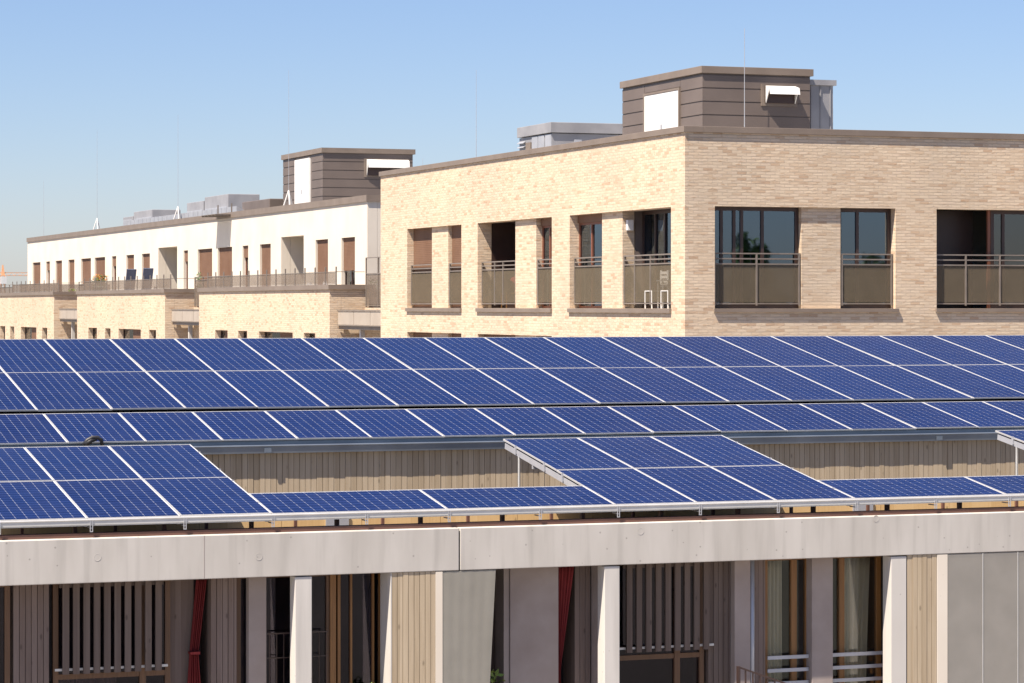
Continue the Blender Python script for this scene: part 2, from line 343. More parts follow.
def window(parent, axis, n, u0, u1, z0, z1, frame='darkframe', glass='glass', mull=(), fw=0.06, depth=0.07, rails=(), mw=0.036):
    mb = MB()
    fbox(mb, axis, n, n+depth, u0, u0+fw, z0, z1); fbox(mb, axis, n, n+depth, u1-fw, u1, z0, z1)
    fbox(mb, axis, n, n+depth, u0+fw, u1-fw, z1-fw, z1); fbox(mb, axis, n, n+depth, u0+fw, u1-fw, z0, z0+fw)
    for m in mull: fbox(mb, axis, n-.006, n+depth-.006, m-mw, m+mw, z0+fw, z1-fw)
    for m in rails: fbox(mb, axis, n+.004, n+depth-.01, u0+fw, u1-fw, m-fw*.5, m+fw*.5)
    w = mb.build('window', M[frame], parent, fix=True)
    g = MB(); fbox(g, axis, n+depth*.45, n+depth*.45+.012, u0+fw, u1-fw, z0+fw, z1-fw); g.build('pane', M[glass], w)
    return w
def shutter(parent, axis, n, u0, u1, z0, z1, name='roller_shutter'):
    mb = MB(); z = z0; sgn = 1
    while z < z1 - .005:
        zt = min(z + .048, z1); fbox(mb, axis, n, n+.016, u0, u1, z, zt); z += .054
    fbox(mb, axis, n+.018, n+.03, u0, u1, z0, z1)
    return mb.build(name, M['shutter'], parent)
def railing(parent, axis, n, u0, u1, z0, ztop, zmesh, posts, mesh='mesh', rails=3):
    mb = MB(); step = (ztop - zmesh) / (rails - 1)
    for k in range(rails):
        z = zmesh + k*step; fbox(mb, axis, n-.02, n+.02, u0, u1, z-.016, z+.016)
    fbox(mb, axis, n-.02, n+.02, u0, u1, z0, z0+.03)
    for u in posts: fbox(mb, axis, n-.025, n+.025, u-.02, u+.02, z0-.03, ztop-.017)
    r = mb.build('railing', M['rail'], parent)
    g = MB(); us = [u0] + [u for u in posts if u0+.05 < u < u1-.05] + [u1]
    for a, b in zip(us, us[1:]): fbox(g, axis, n-.004, n+.004, a+.026, b-.026, z0+.045, zmesh-.02)
    g.build('mesh_panel', M[mesh], r)
    return r

# ------------------------------------------------------------------ ground
g = MB(); g.poly([(-4000,-4000,-EYE),(4000,-4000,-EYE),(4000,4000,-EYE),(-4000,4000,-EYE)])
tag(g.build('ground', M['ground'], loc=(0, 0, -EYE)), kind='structure')
g = MB(); g.poly([(-30,-20,-EYE+.004),(90,-20,-EYE+.004),(90,220,-EYE+.004),(-30,220,-EYE+.004)])
tag(g.build('courtyard_paving', M['paving'], loc=(0, 0, -EYE+.004)), kind='structure')

# ------------------------------------------------------------------ the house under the solar roof
H = thing('solar_house', 'long timber and concrete house with loggias beneath the solar roof', 'house', (14, 34, -EYE))
XL, XR = 3.0, 27.5
PITCH = R(10.05); TP = math.tan(PITCH)
def boards(mb, x0, x1, y0, y1, z0, z1, pitch=.11, gap=.007, jit=.003):
    x = x0
    while x < x1 - .01:
        xe = min(x + pitch - gap, x1); j = random.uniform(-jit, jit)
        mb.box(x, xe, y0 + j, y1, z0, z1); x += pitch
    return mb
# concrete beam over the loggias, two lengths with an open joint
for a, b in ((3.0, 10.622), (10.638, 21.2)):
    o = MB().box(a, b, 31.0, 31.28, -3.093, -2.597).build('concrete_beam', M['concrete'], H, bevel=.008)
for x, zc in ((8.21, -2.86), (12.92, -2.70), (16.07, -2.63), (6.35, -2.81)):
    mb = MB(); mb.lathe((0, 0, 0), [(.042, 0), (.042, .0015), (.037, .002), (.035, .0008), (.004, .0008)], 20)
    bmesh.ops.rotate(mb.bm, verts=mb.bm.verts, cent=(0, 0, 0), matrix=Matrix.Rotation(R(90), 3, 'X')); bmesh.ops.translate(mb.bm, verts=mb.bm.verts, vec=(x, 31.0 - .0005, zc))
    mb.build('tie_plug', M['concrete'], H)
MB().box(7.568, 7.574, 30.998, 31.002, -3.09, -2.6).build('casting_seam', M['conc_dark'], H)
MB().box(3.0, 21.2, 31.12, 31.26, -2.594, -2.548).build('sill_plate', M['redbrown'], H)
# flat deck behind the beam and the pine upstand
MB().box(3.0, XR, 31.3, 37.28, -3.08, -2.96).build('roof_deck', M['membrane'], H)
mb = MB(); x = 3.0
while x < 27:
    mb.box(x, x + 1.045, 34.0, 34.05, -2.957, -2.46); x += 1.05
mb.build('timber_upstand', M['pine'], H)
mb = MB()
for x in (9.87, 17.27): MB().box(x, x + .30, 33.975, 33.998, -2.93, -2.62).build('vent_grille', M['galv'], H)
x = 5.17
while x < 20.5:
    MB().box(x - .022, x + .022, 31.5, 31.56, -2.958, -2.47).build('deck_post', M['redbrown'], H); x += 1.03
x = 5.9
while x < 21:
    MB().box(x - .018, x + .018, 33.2, 33.24, -2.958, -2.40).build('deck_post', M['redbrown'], H); x += 1.12
# clerestory wall of upright boards under the upper roof
mb = MB(); boards(mb, XL, XR, 37.31, 37.345, -2.955, -2.025, .082, .006); mb.build('clerestory_cladding', M['timber'], H)
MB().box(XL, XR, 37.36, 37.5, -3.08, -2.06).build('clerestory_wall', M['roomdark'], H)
# upper roof slab under the solar panels
def upz(y): return -.527 - (44.59 - y) * TP
mb = MB(); y0, y1 = 37.44, 44.75
mb.prism([(XL, y0, upz(y0)-.11), (XL, y1, upz(y1)-.11), (XL, y1, upz(y1)-.30), (XL, y0, upz(y0)-.22)], (XR - XL, 0, 0))
mb.build('roof', M['roofdark'], H)
MB().box(XL, XR, 44.45, 44.75, -EYE, -.84).build('rear_wall', M['render'], H)
# gutter: an open trough with a rolled lip
mb = MB()
prof = [(37.43, -1.86), (37.43, -2.02), (37.225, -2.02), (37.215, -1.925), (37.225, -1.925), (37.236, -2.008), (37.418, -2.008), (37.418, -1.86)]
mb.prism([(XL, y, z) for y, z in prof], (XR - XL, 0, 0))
mb.tube([(XL, 37.218, -1.918), (XR, 37.218, -1.918)], .014, 8)
gt = mb.build('gutter', M['zinc'], H)
mb = MB()
for x in (9.98, 16.3, 20.35): mb.box(x - .05, x + .05, 37.206, 37.2145, -2.01, -1.945)
mb.build('gutter_bracket', M['zinc'], gt)
# loggia storey: ceiling, floor, back wall
MB().box(XL, XR, 31.3, 37.2, -5.75, -5.5).build('floor_slab', M['concrete'], H)
MB().box(XL, XR, 31.05, 31.3, -5.75, -5.5).build('balcony_edge', M['concrete'], H)
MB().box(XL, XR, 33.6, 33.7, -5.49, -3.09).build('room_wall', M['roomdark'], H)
wall(MB(), 'y', 31.4, .25, XL, XR, -EYE, -5.76, [(x, x + 1.4, z, z + 1.6) for x in (4.2, 7.4, 10.6, 13.8, 17.0, 20.2, 23.4) for z in (-8.2, -11.4)]).build('lower_wall', M['concrete_smooth'], H)
for x in (4.2, 7.4, 10.6, 13.8, 17.0, 20.2, 23.4):
    for z in (-8.2, -11.4): window(H, 'y', 31.55, x, x + 1.4, z, z + 1.6, 'oak', 'glass', (x + .7,))
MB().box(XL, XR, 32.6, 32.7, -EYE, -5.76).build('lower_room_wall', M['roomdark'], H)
for x in (XL, XR - .25): MB().box(x, x + .25, 31.7, 44.4, -EYE, -3.1).build('end_wall', M['render'], H)
ZT, ZB = -3.096, -5.498
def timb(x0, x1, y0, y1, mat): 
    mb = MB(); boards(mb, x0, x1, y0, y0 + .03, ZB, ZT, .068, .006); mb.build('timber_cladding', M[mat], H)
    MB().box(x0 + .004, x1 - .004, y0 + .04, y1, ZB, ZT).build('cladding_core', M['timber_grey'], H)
def fin(x0, x1, y0=31.012, y1=31.235, top=ZT - .012, mat='concrete_smooth'): MB().box(x0, x1, y0, y1, ZB, top).build('column', M[mat], H, bevel=.006)
# from the left end to the right
window(H, 'y', 31.5, 4.4, 5.46, ZB, ZT, 'darkoak', 'glass_low', (5.28,))
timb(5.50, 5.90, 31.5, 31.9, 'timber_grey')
def slats(x0, x1, n, zb):
    mb = MB(); st = (x1 - x0 - .072) / (n - 1)
    for k in range(n): mb.box(x0 + k*st, x0 + k*st + .072, 31.38, 31.42, zb, ZT - .004)
    mb.box(x0 - .03, x1 + .03, 31.422, 31.462, ZT - .085, ZT - .006)
    s_ = mb.build('slatted_shutter', M['slat'], H)
    MB().box(x0 - .08, x1 + .08, 31.424, 31.45, zb + .035, zb + .062).build('guide_rail', M['alu'], s_)
    return s_
slats(6.035, 7.17, 10, -4.155)
window(H, 'y', 31.52, 5.95, 7.30, ZB, ZT, 'darkoak', 'glass_low', (6.98,), rails=(-4.20,))
MB().box(7.32, 7.62, 31.72, 31.98, ZB, ZT).build('reveal_panel', M['timber_grey'], H)
timb(7.765, 8.065, 31.46, 31.98, 'timber_grey')
window(H, 'y', 31.52, 8.07, 9.22, ZB, ZT, 'darkoak', 'glass_low', ())
MB().box(9.20, 9.27, 31.495, 31.55, ZB, ZT - .02).build('door_post', M['oak'], H)
window(H, 'y', 31.53, 9.30, 9.84, ZB, ZT, 'oak', 'glass_low', (9.465, 9.735), rails=(), mw=.012, fw=.035)
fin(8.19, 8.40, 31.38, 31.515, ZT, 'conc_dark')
fin(8.64, 8.84)
MB().box(9.788, 9.80, 31.012, 31.42, ZB, ZT).build('cladding_return', M['concrete_smooth'], H)
timb(9.804, 10.33, 31.012, 31.42, 'timber')
MB().box(10.335, 10.42, 31.004, 31.42, ZB, ZT - .004).build('partition', M['render'], H)
def screen(x0, x1, lines):
    mb = MB(); mb.box(x0, x1, 31.006, 31.016, ZB, ZT - .004); s_ = mb.build('glass_screen', M['frost'], H)
    mb = MB()
    for x in lines: mb.box(x - .005, x + .005, 31.002, 31.0055, ZB, ZT - .004)
    if lines: mb.build('glazing_joint', M['alu'], s_)
window(H, 'y', 31.75, 10.5, 11.33, ZB, ZT, 'darkframe', 'glass_low', ())
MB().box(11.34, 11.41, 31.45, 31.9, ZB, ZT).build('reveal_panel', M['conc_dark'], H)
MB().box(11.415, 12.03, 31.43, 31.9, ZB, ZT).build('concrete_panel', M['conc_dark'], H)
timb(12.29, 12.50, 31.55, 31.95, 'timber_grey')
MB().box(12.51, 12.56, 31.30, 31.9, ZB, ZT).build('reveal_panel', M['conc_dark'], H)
fin(12.46, 12.655)
slats(12.90, 13.99, 9, -4.20)
window(H, 'y', 31.52, 12.70, 13.98, ZB, ZT, 'darkoak', 'glass_low', (13.62,), rails=(-4.28,))
timb(14.02, 14.31, 31.48, 31.95, 'slat')
MB().box(14.32, 14.53, 31.36, 31.9, ZB, ZT).build('concrete_panel', M['conc_dark'], H)
MB().tube([(14.57, 31.40, ZB), (14.57, 31.40, ZT)], .032, 12).build('downpipe', M['galv'], H, smooth=True)
timb(14.61, 14.77, 31.44, 31.9, 'timber_grey')
window(H, 'y', 31.52, 14.78, 15.42, ZB, ZT, 'oak', 'glass_day', (15.2,))
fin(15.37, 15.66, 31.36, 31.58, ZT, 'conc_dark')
window(H, 'y', 31.54, 15.68, 16.42, ZB, ZT, 'oak', 'glass_day', (15.87,))
for a, b in ((14.80, 15.36), (15.68, 16.42)):
    mb = MB()
    for z in (-4.35, -4.51, -4.67): mb.box(a, b, 31.43, 31.45, z - .022, z + .022)
    mb.build('guard_rail', M['galv'], H)
MB().box(16.43, 16.47, 31.22, 31.5, ZB, ZT).build('door_post', M['oak'], H)
fin(16.285, 16.50)
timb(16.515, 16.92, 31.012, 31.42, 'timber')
MB().box(16.925, 17.07, 31.004, 31.42, ZB, ZT - .004).build('partition', M['render'], H)
screen(17.075, 19.6, (17.57, 18.07))
MB().box(17.3, 19.6, 31.9, 31.95, ZB, ZT).build('room_wall', M['room'], H)
# stair railing in front of the loggias
mb = MB(); p, q = Vector((14.18, 30.95, -4.375)), Vector((15.35, 30.95, -4.80))
mb.bar(p, q, .022, .022)
for k in range(13):
    a = p.lerp(q, k / 12); mb.box(a.x - .008, a.x + .008, a.y - .008, a.y + .008, -5.6, a.z - .01)
mb.box(14.165, 14.20, 30.93, 30.97, -5.6, -4.365)
tag(mb.build('stair_railing', M['darkframe']), 'dark steel railing sloping down in front of the grey downpipe', 'railing')
# added bars standing for an opposite railing mirrored in the loggia glass
mb = MB(); mb.box(8.42, 9.14, 31.40, 31.415, -3.80, -3.785); mb.box(8.42, 9.14, 31.40, 31.415, -4.08, -4.07)
for k in range(9): mb.box(8.44 + k*.085, 8.449 + k*.085, 31.403, 31.413, ZB, -3.786)
tag(mb.build('mirrored_railing', M['darkframe']), 'thin dark bars standing in for a mirrored railing behind the left pale column', 'mirrored_railing')

# curtains
def drape(name, label, x_of, y, z0, z1, mat, folds=6, amp=.03, nz=14, th=.012, smooth=True):
    """hanging cloth with folds; x_of(t) gives left and right edge at height fraction t (0 bottom)"""
    mb = MB(); nx = folds * 8; fr, bk = [], []
    for j in range(nz + 1):
        t = j / nz; a, b = x_of(t); rf, rb = [], []
        for i in range(nx + 1):
            s = i / nx; x = a + (b - a) * s; am = amp * (.5 + .5 * min(1, abs(b - a) / .3))
            yy = y + am * math.sin(s * folds * 2 * math.pi + 1.3 * math.sin(t * 2.2)) + .3 * am * math.sin(s * 17 + t * 3)
            z = z0 + (z1 - z0) * t
            rf.append(mb.bm.verts.new((x, yy, z))); rb.append(mb.bm.verts.new((x, yy + th, z)))
        fr.append(rf); bk.append(rb)
    for j in range(nz):
        for i in range(nx):
            mb.bm.faces.new((fr[j][i], fr[j][i+1], fr[j+1][i+1], fr[j+1][i])); mb.bm.faces.new((bk[j][i], bk[j+1][i], bk[j+1][i+1], bk[j][i+1]))
        for i in (0, nx): mb.bm.faces.new((fr[j][i], fr[j+1][i], bk[j+1][i], bk[j][i]))
    for j in (0, nz):
        for i in range(nx): mb.bm.faces.new((fr[j][i], bk[j][i], bk[j][i+1], fr[j][i+1]))
    return tag(mb.build(name, M[mat], smooth=smooth), label, 'curtain')
def tied(t):
    z = ZB + (ZT - ZB) * t                     # gathered at z = -4.0
    if z > -4.0:
        k = (z + 4.0) / .9; return (7.555 + .085 * min(1, k) , 7.655 + .105 * min(1, k))
    k = min(1, (-4.0 - z) / .5); return (7.555 - .03*k, 7.655 + .04*k)
cu = drape('curtain', 'red curtain tied halfway beside the shaded boards on the left', tied, 31.62, ZB, ZT - .01, 'red', 5, .035, 24)
MB().box(7.545, 7.662, 31.56, 31.675, -4.015, -3.985).build('tie_back', M['red'], cu)
def swept(t):
    z = ZB + (ZT - ZB) * t; k = max(0, min(1, (z + 4.35) / 1.25)); return (12.036, 12.08 + .19 * k)
drape('curtain', 'red curtain swept to its left edge beside the grey concrete panel', swept, 31.49, ZB, ZT - .01, 'red', 5, .025, 20)
drape('curtain', 'sheer grey curtain with a slanting edge right of the lit boards', lambda t: (10.425, 10.95 + .13 * t), 31.007, ZB, ZT - .004, 'sheer', 5, .0006, 10, .003, False)
drape('curtain', 'pale sheer curtain behind the wide glass screen at the right end', lambda t: (17.10, 17.52), 31.16, ZB, ZT - .02, 'sheer', 4, .02, 8, .004)
drape('curtain', 'thin grey sheer curtain at the far right behind the glass screen', lambda t: (17.62, 19.5), 31.30, ZB, ZT - .02, 'sheer', 14, .02, 8, .004)
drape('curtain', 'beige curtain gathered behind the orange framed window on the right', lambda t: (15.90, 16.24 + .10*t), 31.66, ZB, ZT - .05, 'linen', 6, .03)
drape('curtain', 'pale cloth standing in for a reflection in the window right of the downpipe', lambda t: (14.84, 15.10), 31.64, ZB, ZT - .05, 'linen', 5, .02)  # added cloth, mimics a sunlit wall mirrored in this pane
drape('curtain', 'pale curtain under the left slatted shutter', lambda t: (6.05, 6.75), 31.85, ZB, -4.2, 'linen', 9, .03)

# ------------------------------------------------------------------ aluminium frame of the arrays
FP = .151; FY, FZ, FD = 35.115, -1.770, 2.017         # pitch, top edge and panel depth of the front arrays
def fplane(y): return FZ - (FY - y) * math.tan(FP)
YE = FY - 2 * FD * math.cos(FP); ZE = fplane(YE)
AF = thing('mounting_frame', 'aluminium frame carrying the front solar panels along the eaves', 'solar frame', (13, 33, -2.95))
mb = MB(); mb.box(3.0, 25, YE - .035, YE + .01, ZE - .075, ZE - .012); mb.tube([(3.0, YE - .032, ZE - .02), (25, YE - .032, ZE - .02)], .012, 8)
mb.box(3.0, 25, YE - .022, YE + .02, ZE - .088, ZE - .078)
mb.build('eave_rail', M['alu'], AF)
for x in (5.27, 6.30, 7.37, 8.40, 9.52, 10.53, 11.67, 12.67, 13.74, 14.78, 15.85, 16.95, 18.0, 19.1, 20.1):
    mb = MB()
    for s in (-1, 1): mb.box(x + s*.013 - .004, x + s*.013 + .004, YE - .045, YE - .036, ZE - .145, ZE - .02)
    mb.box(x - .017, x + .017, YE - .045, YE - .036, ZE - .155, ZE - .145)
    mb.box(x - .010, x + .010, YE - .0355, YE + .14, ZE - .118, ZE - .107)
    mb.build('bracket', M['galv'], AF)
def front_x(i):
    if i <= 3: return 5.204 + i * 1.066
    if i <= 5: return 8.402 + (i - 3) * 2.125
    if i <= 8: return 12.652 + (i - 5) * 1.066
    if i <= 10: return 15.85 + (i - 8) * 2.125
    return 20.10 + (i - 10) * 1.066
nrm = Vector((0, -math.sin(FP), math.cos(FP)))
def fpt(x, y, off): p = Vector((x, y, fplane(y))) + nrm * off; return p
for a in (0, 5, 10):
    for k in range(4):
        x = front_x(a + k) + (.03 if k == 0 else -.03 if k == 3 else 0)
        mb = MB(); mb.bar(fpt(x, YE + .1, -.085), fpt(x, FY - .06, -.085), .045, .075); mb.build('rafter', M['galv'], AF)
        mb = MB(); mb.tube([(x - .01, 34.55, -2.957), (x - .01, 34.55, fplane(34.55) - .12)], .017, 10)
        mb.box(x - .06, x + .04, 34.49, 34.61, -2.957, -2.945); mb.build('support_post', M['alu'], AF)
    for y in (31.9, 34.0):
        mb = MB(); mb.bar(fpt(front_x(a) + .01, y, -.15), fpt(front_x(a + 3) - .01, y, -.15), .04, .05); mb.build('crossbeam', M['galv'], AF)
    mb = MB()
    for j, y in enumerate((34.62, 33.55, 32.9, 31.7)):
        for x in (front_x(a) - .006, front_x(a + 3) - .014):
            mb.box(x - .008, x + .012, y - .02, y + .02, fplane(y) - .10, fplane(y) + .008)
    mb.build('edge_clamp', M['galv'], AF)
for x0, x1 in ((8.402, 12.652), (15.85, 20.10)):
    mb = MB(); mb.bar((x0, YE + 1.06, fplane(YE + 1.06) - .062), (x1, YE + 1.06, fplane(YE + 1.06) - .062), .03, .04); mb.build('back_rail', M['redbrown'], AF)

# ------------------------------------------------------------------ solar panels
def module_mesh(name, w, d, nc, nr):
    """frame plus cell sheet, local: x along the row, y down the slope (negative), z = top face"""
    fr = MB(); fw, ft = .008, .022
    fr.box(0, w, -fw, 0, -ft, 0); fr.box(0, w, -d, -d + fw, -ft, 0); fr.box(0, fw, -d + fw, -fw, -ft, 0); fr.box(w - fw, w, -d + fw, -fw, -ft, 0)
    bmesh.ops.recalc_face_normals(fr.bm, faces=fr.bm.faces)
    fm = bpy.data.meshes.new(name + '_frame'); fr.bm.to_mesh(fm); fr.bm.free(); fm.materials.append(M['alu'])
    bm = bmesh.new(); uvl = bm.loops.layers.uv.new('UVMap'); z = -.004; mx, my = .004, .004
    xs = [fw, fw + mx, w - fw - mx, w - fw]; ys = [-d + fw, -d + fw + my, -fw - my, -fw]
    vs = [[bm.verts.new((x, y, z)) for x in xs] for y in ys]
    for j in range(3):
        for i in range(3):
            f = bm.faces.new((vs[j][i], vs[j][i+1], vs[j+1][i+1], vs[j+1][i])); c = i == 1 and j == 1; f.material_index = 0 if c else 1
            if c:
                for l, uv in zip(f.loops, ((0, 0), (nc, 0), (nc, nr), (0, nr))): l[uvl].uv = uv
    e = bmesh.ops.extrude_face_region(bm, geom=list(bm.faces)); bmesh.ops.translate(bm, verts=[v for v in e['geom'] if isinstance(v, bmesh.types.BMVert)], vec=(0, 0, -.006))
    # the extruded copy is the underside; keep the original faces on top
    me = bpy.data.meshes.new(name + '_cells'); bm.to_mesh(me); bm.free(); me.materials.append(M['cells']); me.materials.append(M['backsheet'])
    return fm, me
ORD = ['first','second','third','fourth','fifth','sixth','seventh','eighth','ninth','tenth','eleventh','twelfth','thirteenth','fourteenth','fifteenth','sixteenth','seventeenth','eighteenth','nineteenth','twentieth']
def place_module(proto, x, y, z, pitch, label, group):
    global_first = proto.get('used')
    o = proto if not global_first else copy_tree(proto)
    proto['used'] = 1
    o.location = (x, y, z + EYE); o.rotation_euler = (pitch + random.gauss(0, .0018), 0, 0); tag(o, label, 'solar panel', group)
    return o
def make_module(w, d, nc, nr):
    r = thing('solar_module', '', 'solar panel', (0, 0, 0))
    fm, cm = module_mesh('solar_panel', w, d, nc, nr)
    for n, me in (('frame', fm), ('cell_sheet', cm)):
        o = bpy.data.objects.new(n, me); COL.objects.link(o); o.parent = r
    return r
GAP = .009
up_m = make_module(1.066 - GAP, 2.678 - GAP, 8, 20); r3_m = make_module(1.066 - GAP, 1.816, 8, 14)
fr_m = make_module(1.066 - GAP, FD - GAP, 8, 16); la_m = make_module(2.125 - GAP, 1.075, 16, 8)
PU = .1754
for j, (nm, n) in enumerate((('top row along the ridge', 19), ('second row from the ridge', 18))):
    for k in range(n):
        i = k - 1; d = 2.678 * j
        place_module(up_m, 7.206 + 1.066*i, 44.59 - d*math.cos(PU), -.527 - d*math.sin(PU), PU,
                     'blue solar panel in the %s, %s from the left' % (nm, ORD[k]), 'solar panels on the upper roof')
for k in range(17):
    i = k - 1
    place_module(r3_m, 7.263 + 1.066*i, 39.167, -1.509, .1761, 'blue solar panel in the short row above the gutter, %s from the left' % ORD[k], 'solar panels on the upper roof')
for a, nm in ((0, 'left'), (5, 'middle'), (10, 'right')):
    for j in range(2):
        for k in range(3):
            if a == 10 and k > 0: continue
            place_module(fr_m, front_x(a + k), FY - j*FD*math.cos(FP), FZ - j*FD*math.sin(FP), FP,
                         'blue solar panel of the raised %s array, %s one in its %s row' % (nm, ORD[k], ('back', 'front')[j]), 'solar panels of the raised arrays')
yl = YE + 1.075 * math.cos(FP)
for i, nm in ((3, 'first wide blue solar panel beside the right edge of the left array'), (4, 'second wide blue solar panel touching the left edge of the middle array'),
              (8, 'first wide blue solar panel beside the right edge of the middle array'), (9, 'wide blue solar panel at the right end of the eaves')):
    place_module(la_m, front_x(i), yl, fplane(yl), FP, nm, 'wide solar panels along the eaves')
# small black vent hood on the gutter
mb = MB(); mb.tube([(7.44, 37.24, -1.865), (7.49, 37.24, -1.80), (7.56, 37.24, -1.765), (7.63, 37.24, -1.765), (7.68, 37.24, -1.80), (7.70, 37.24, -1.90)], .028, 10)
mb.tube([(7.46, 37.24, -1.86), (7.55, 37.24, -1.80), (7.62, 37.24, -1.79)], .045, 10, .02)
tag(mb.build('vent_hood', M['black'], smooth=True), 'small bent black pipe hood standing on the gutter edge', 'pipe')

# ------------------------------------------------------------------ the brick corner house
BX, BY, BE = 26.40, 60.63, 84.70
B = thing('brick_house', 'buff brick apartment house with a corner, brown coping and rooftop penthouse', 'house', (33, 72, -EYE))
Lw = [(78.30, 76.84), (81.96, 79.82), (70.88, 69.46), (75.42, 72.52), (68.15, 66.10), (64.73, 61.46)]
groups_l = [(76.84, 81.96), (69.46, 75.42), (61.46, 68.15)]
groups_r = [(27.17, 31.96), (33.08, 37.4), (38.6, 42.6)]
ZS, ZW = -0.06, 2.365
lower = -3.16
fl = [(a, b, ZS, ZW) for a, b in groups_l] + [(a, b, ZS + lower, ZW + lower) for a, b in groups_l]
wall(MB(), 'x', BX, .42, BY, BE, -EYE, 4.10, fl).build('wall', M['brick'], B)
fr_ = [(a, b, ZS + dz, ZW + dz) for a, b in groups_r for dz in (0, lower)]
wall(MB(), 'y', BY + .001, .42, BX + .4205, 46.0, -EYE, 4.10, fr_).build('wall', M['brick'], B)
MB().box(BX + .43, 46.0, BE - .43, BE - .001, -EYE, 4.10).build('wall', M['brick'], B)
MB().box(45.6, 45.99, BY + .43, BE - .44, -EYE, 4.09).build('wall', M['brick'], B)
# coping
mb = MB(); o = .05
mb.box(BX - o, BX + .47, BY - o, BE + o, 4.10, 4.245); mb.box(BX + .47, 46 + o, BY - o, BY + .47, 4.10, 4.245)
mb.box(BX + .47, 46 + o, BE - .47, BE + o, 4.10, 4.245); mb.box(45.5, 46 + o, BY + .47, BE - .47, 4.10, 4.245)
mb.build('coping', M['coping'], B, bevel=.006)
MB().box(BX + .43, 45.59, BY + .43, BE - .44, 3.4, 3.7).build('roof', M['gravel'], B)
# rooms behind the windows
for dz in (0, lower):
    mb = MB()
    mb.box(BX + .43, 45.5, BY + .43, BE - .44, -.32 + dz, -.08 + dz); mb.build('floor_slab', M['room'], B)
MB().box(30.4, 30.5, 64.6, BE - .5, -3.2, 3.39).build('room_wall', M['room'], B)
MB().box(30.51, 45.4, 64.6, 64.7, -3.2, 3.39).build('room_wall', M['room'], B)
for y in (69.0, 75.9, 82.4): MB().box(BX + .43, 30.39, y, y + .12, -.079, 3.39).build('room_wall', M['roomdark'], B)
# brick piers between the openings, a hand's width behind the face
def pier(axis, n, a, b, dz): mb = MB(); fbox(mb, axis, n + .09, n + .41, a, b, ZS + dz + .002, ZW + dz - .002); mb.build('pier', M['brick'], B)
for dz in (0, lower):
    for a, b in ((78.30, 79.82), (70.88, 72.52), (64.73, 66.10)): pier('x', BX, a, b, dz)
    pier('y', BY, 29.48, 30.52, dz)
# sills
for a, b in groups_l: MB().box(BX - .06, BX + .2, a - .03, b + .03, ZS - .105, ZS - .002).build('sill', M['coping'], B)
for a, b in groups_r: MB().box(a - .03, b + .07, BY - .06, BY + .2, ZS - .085, ZS - .002).build('sill', M['coping'], B)
# left face, from the far end
def lwin(a, b, kind, dz=0):
    z0, z1 = ZS + dz + .004, ZW + dz - .004
    if kind == 'shutter':
        window(B, 'x', BX + .26, a, b, z0, z1, 'darkframe', 'glass', ())
        shutter(B, 'x', BX + .20, a + .012, b - .012, z0, z1)
        MB().box(BX + .17, BX + .235, a + .001, a + .011, z0, z1).build('shutter_guide', M['rail'], B)
    else:
        window(B, 'x', BX + .26, a, b, z0, z1 - .2, 'redwood', 'glass_blue', ((a + b) / 2 + .12,))
        MB().box(BX + .22, BX + .34, a + .002, b - .002, z1 - .199, z1).build('shutter_box', M['shutter'], B)
lwin(79.825, 81.955, 'shutter'); lwin(76.845, 78.295, 'shutter'); lwin(69.465, 70.875, 'win'); lwin(66.105, 68.145, 'win')
for a, b in ((79.825, 81.955), (76.845, 78.295), (69.465, 70.875), (66.105, 68.145), (72.525, 75.415), (61.465, 64.725)): lwin(a, b, 'shutter', lower)
# two loggias in the left face
for a, b, gl in ((72.525, 75.415, False), (61.465, 64.725, True)):
    mb = MB(); d = BX + 1.7
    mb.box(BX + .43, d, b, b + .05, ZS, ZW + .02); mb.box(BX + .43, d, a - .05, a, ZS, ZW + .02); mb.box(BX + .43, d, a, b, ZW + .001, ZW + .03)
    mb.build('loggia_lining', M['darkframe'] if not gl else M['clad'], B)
    if gl: window(B, 'x', BX + .62, a + .01, b - .01, ZS + .01, ZW - .01, 'darkframe', 'glass_blue', (63.9, 63.3, 62.3), .08)
    else: window(B, 'x', BX + 1.62, a + .01, b - .01, ZS + .01, ZW - .01, 'darkframe', 'glass', (73.6,), .08)
MB().box(BX + .17, BX + .34, 64.60, 64.722, 1.88, 2.15).build('wall_light', M['whitepaint'], B, bevel=.015)
for a, b, ps in ((79.825, 81.955, ()), (76.845, 78.295, ()), (72.525, 75.415, (73.6, 74.3)), (69.465, 70.875, ()), (66.105, 68.145, ()), (61.465, 64.725, (63.0, 64.0))):
    railing(B, 'x', BX + .13, a + .01, b - .01, .05, 1.245, 1.025, (a + .05, *ps, b - .05))
# right face
z0, z1 = ZS + .004, ZW - .004
window(B, 'y', BY + .24, 27.175, 29.475, z0, z1, 'darkframe', 'glass_blue', (27.45, 27.78, 27.98, 28.52), .09)
window(B, 'y', BY + .24, 30.525, 31.955, z0, z1, 'darkframe', 'glass_blue', (31.05,), .09)
window(B, 'y', BY + .30, 34.75, 36.1, z0, z1, 'darkframe', 'glass', (35.1,), .09)
shutter(B, 'y', BY + .22, 36.12, 37.39, z0, z1)
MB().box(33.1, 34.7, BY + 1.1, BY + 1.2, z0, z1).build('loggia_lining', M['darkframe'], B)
MB().box(34.66, 34.74, BY + .30, BY + .36, z0, z1).build('door_post', M['redwood'], B)
window(B, 'y', BY + .24, 38.605, 42.595, z0, z1, 'darkframe', 'glass_blue', (40.0, 41.3), .09)
for a, b in groups_r:
    if a < 30:
        for c, d in ((27.175, 29.475), (30.525, 31.955)):
            window(B, 'y', BY + .24, c, d, z0 + lower, z1 + lower, 'darkframe', 'glass', ((c + d) / 2,), .09)
    else: window(B, 'y', BY + .24, a, b, z0 + lower, z1 + lower, 'darkframe', 'glass', ((a + b) / 2,), .09)
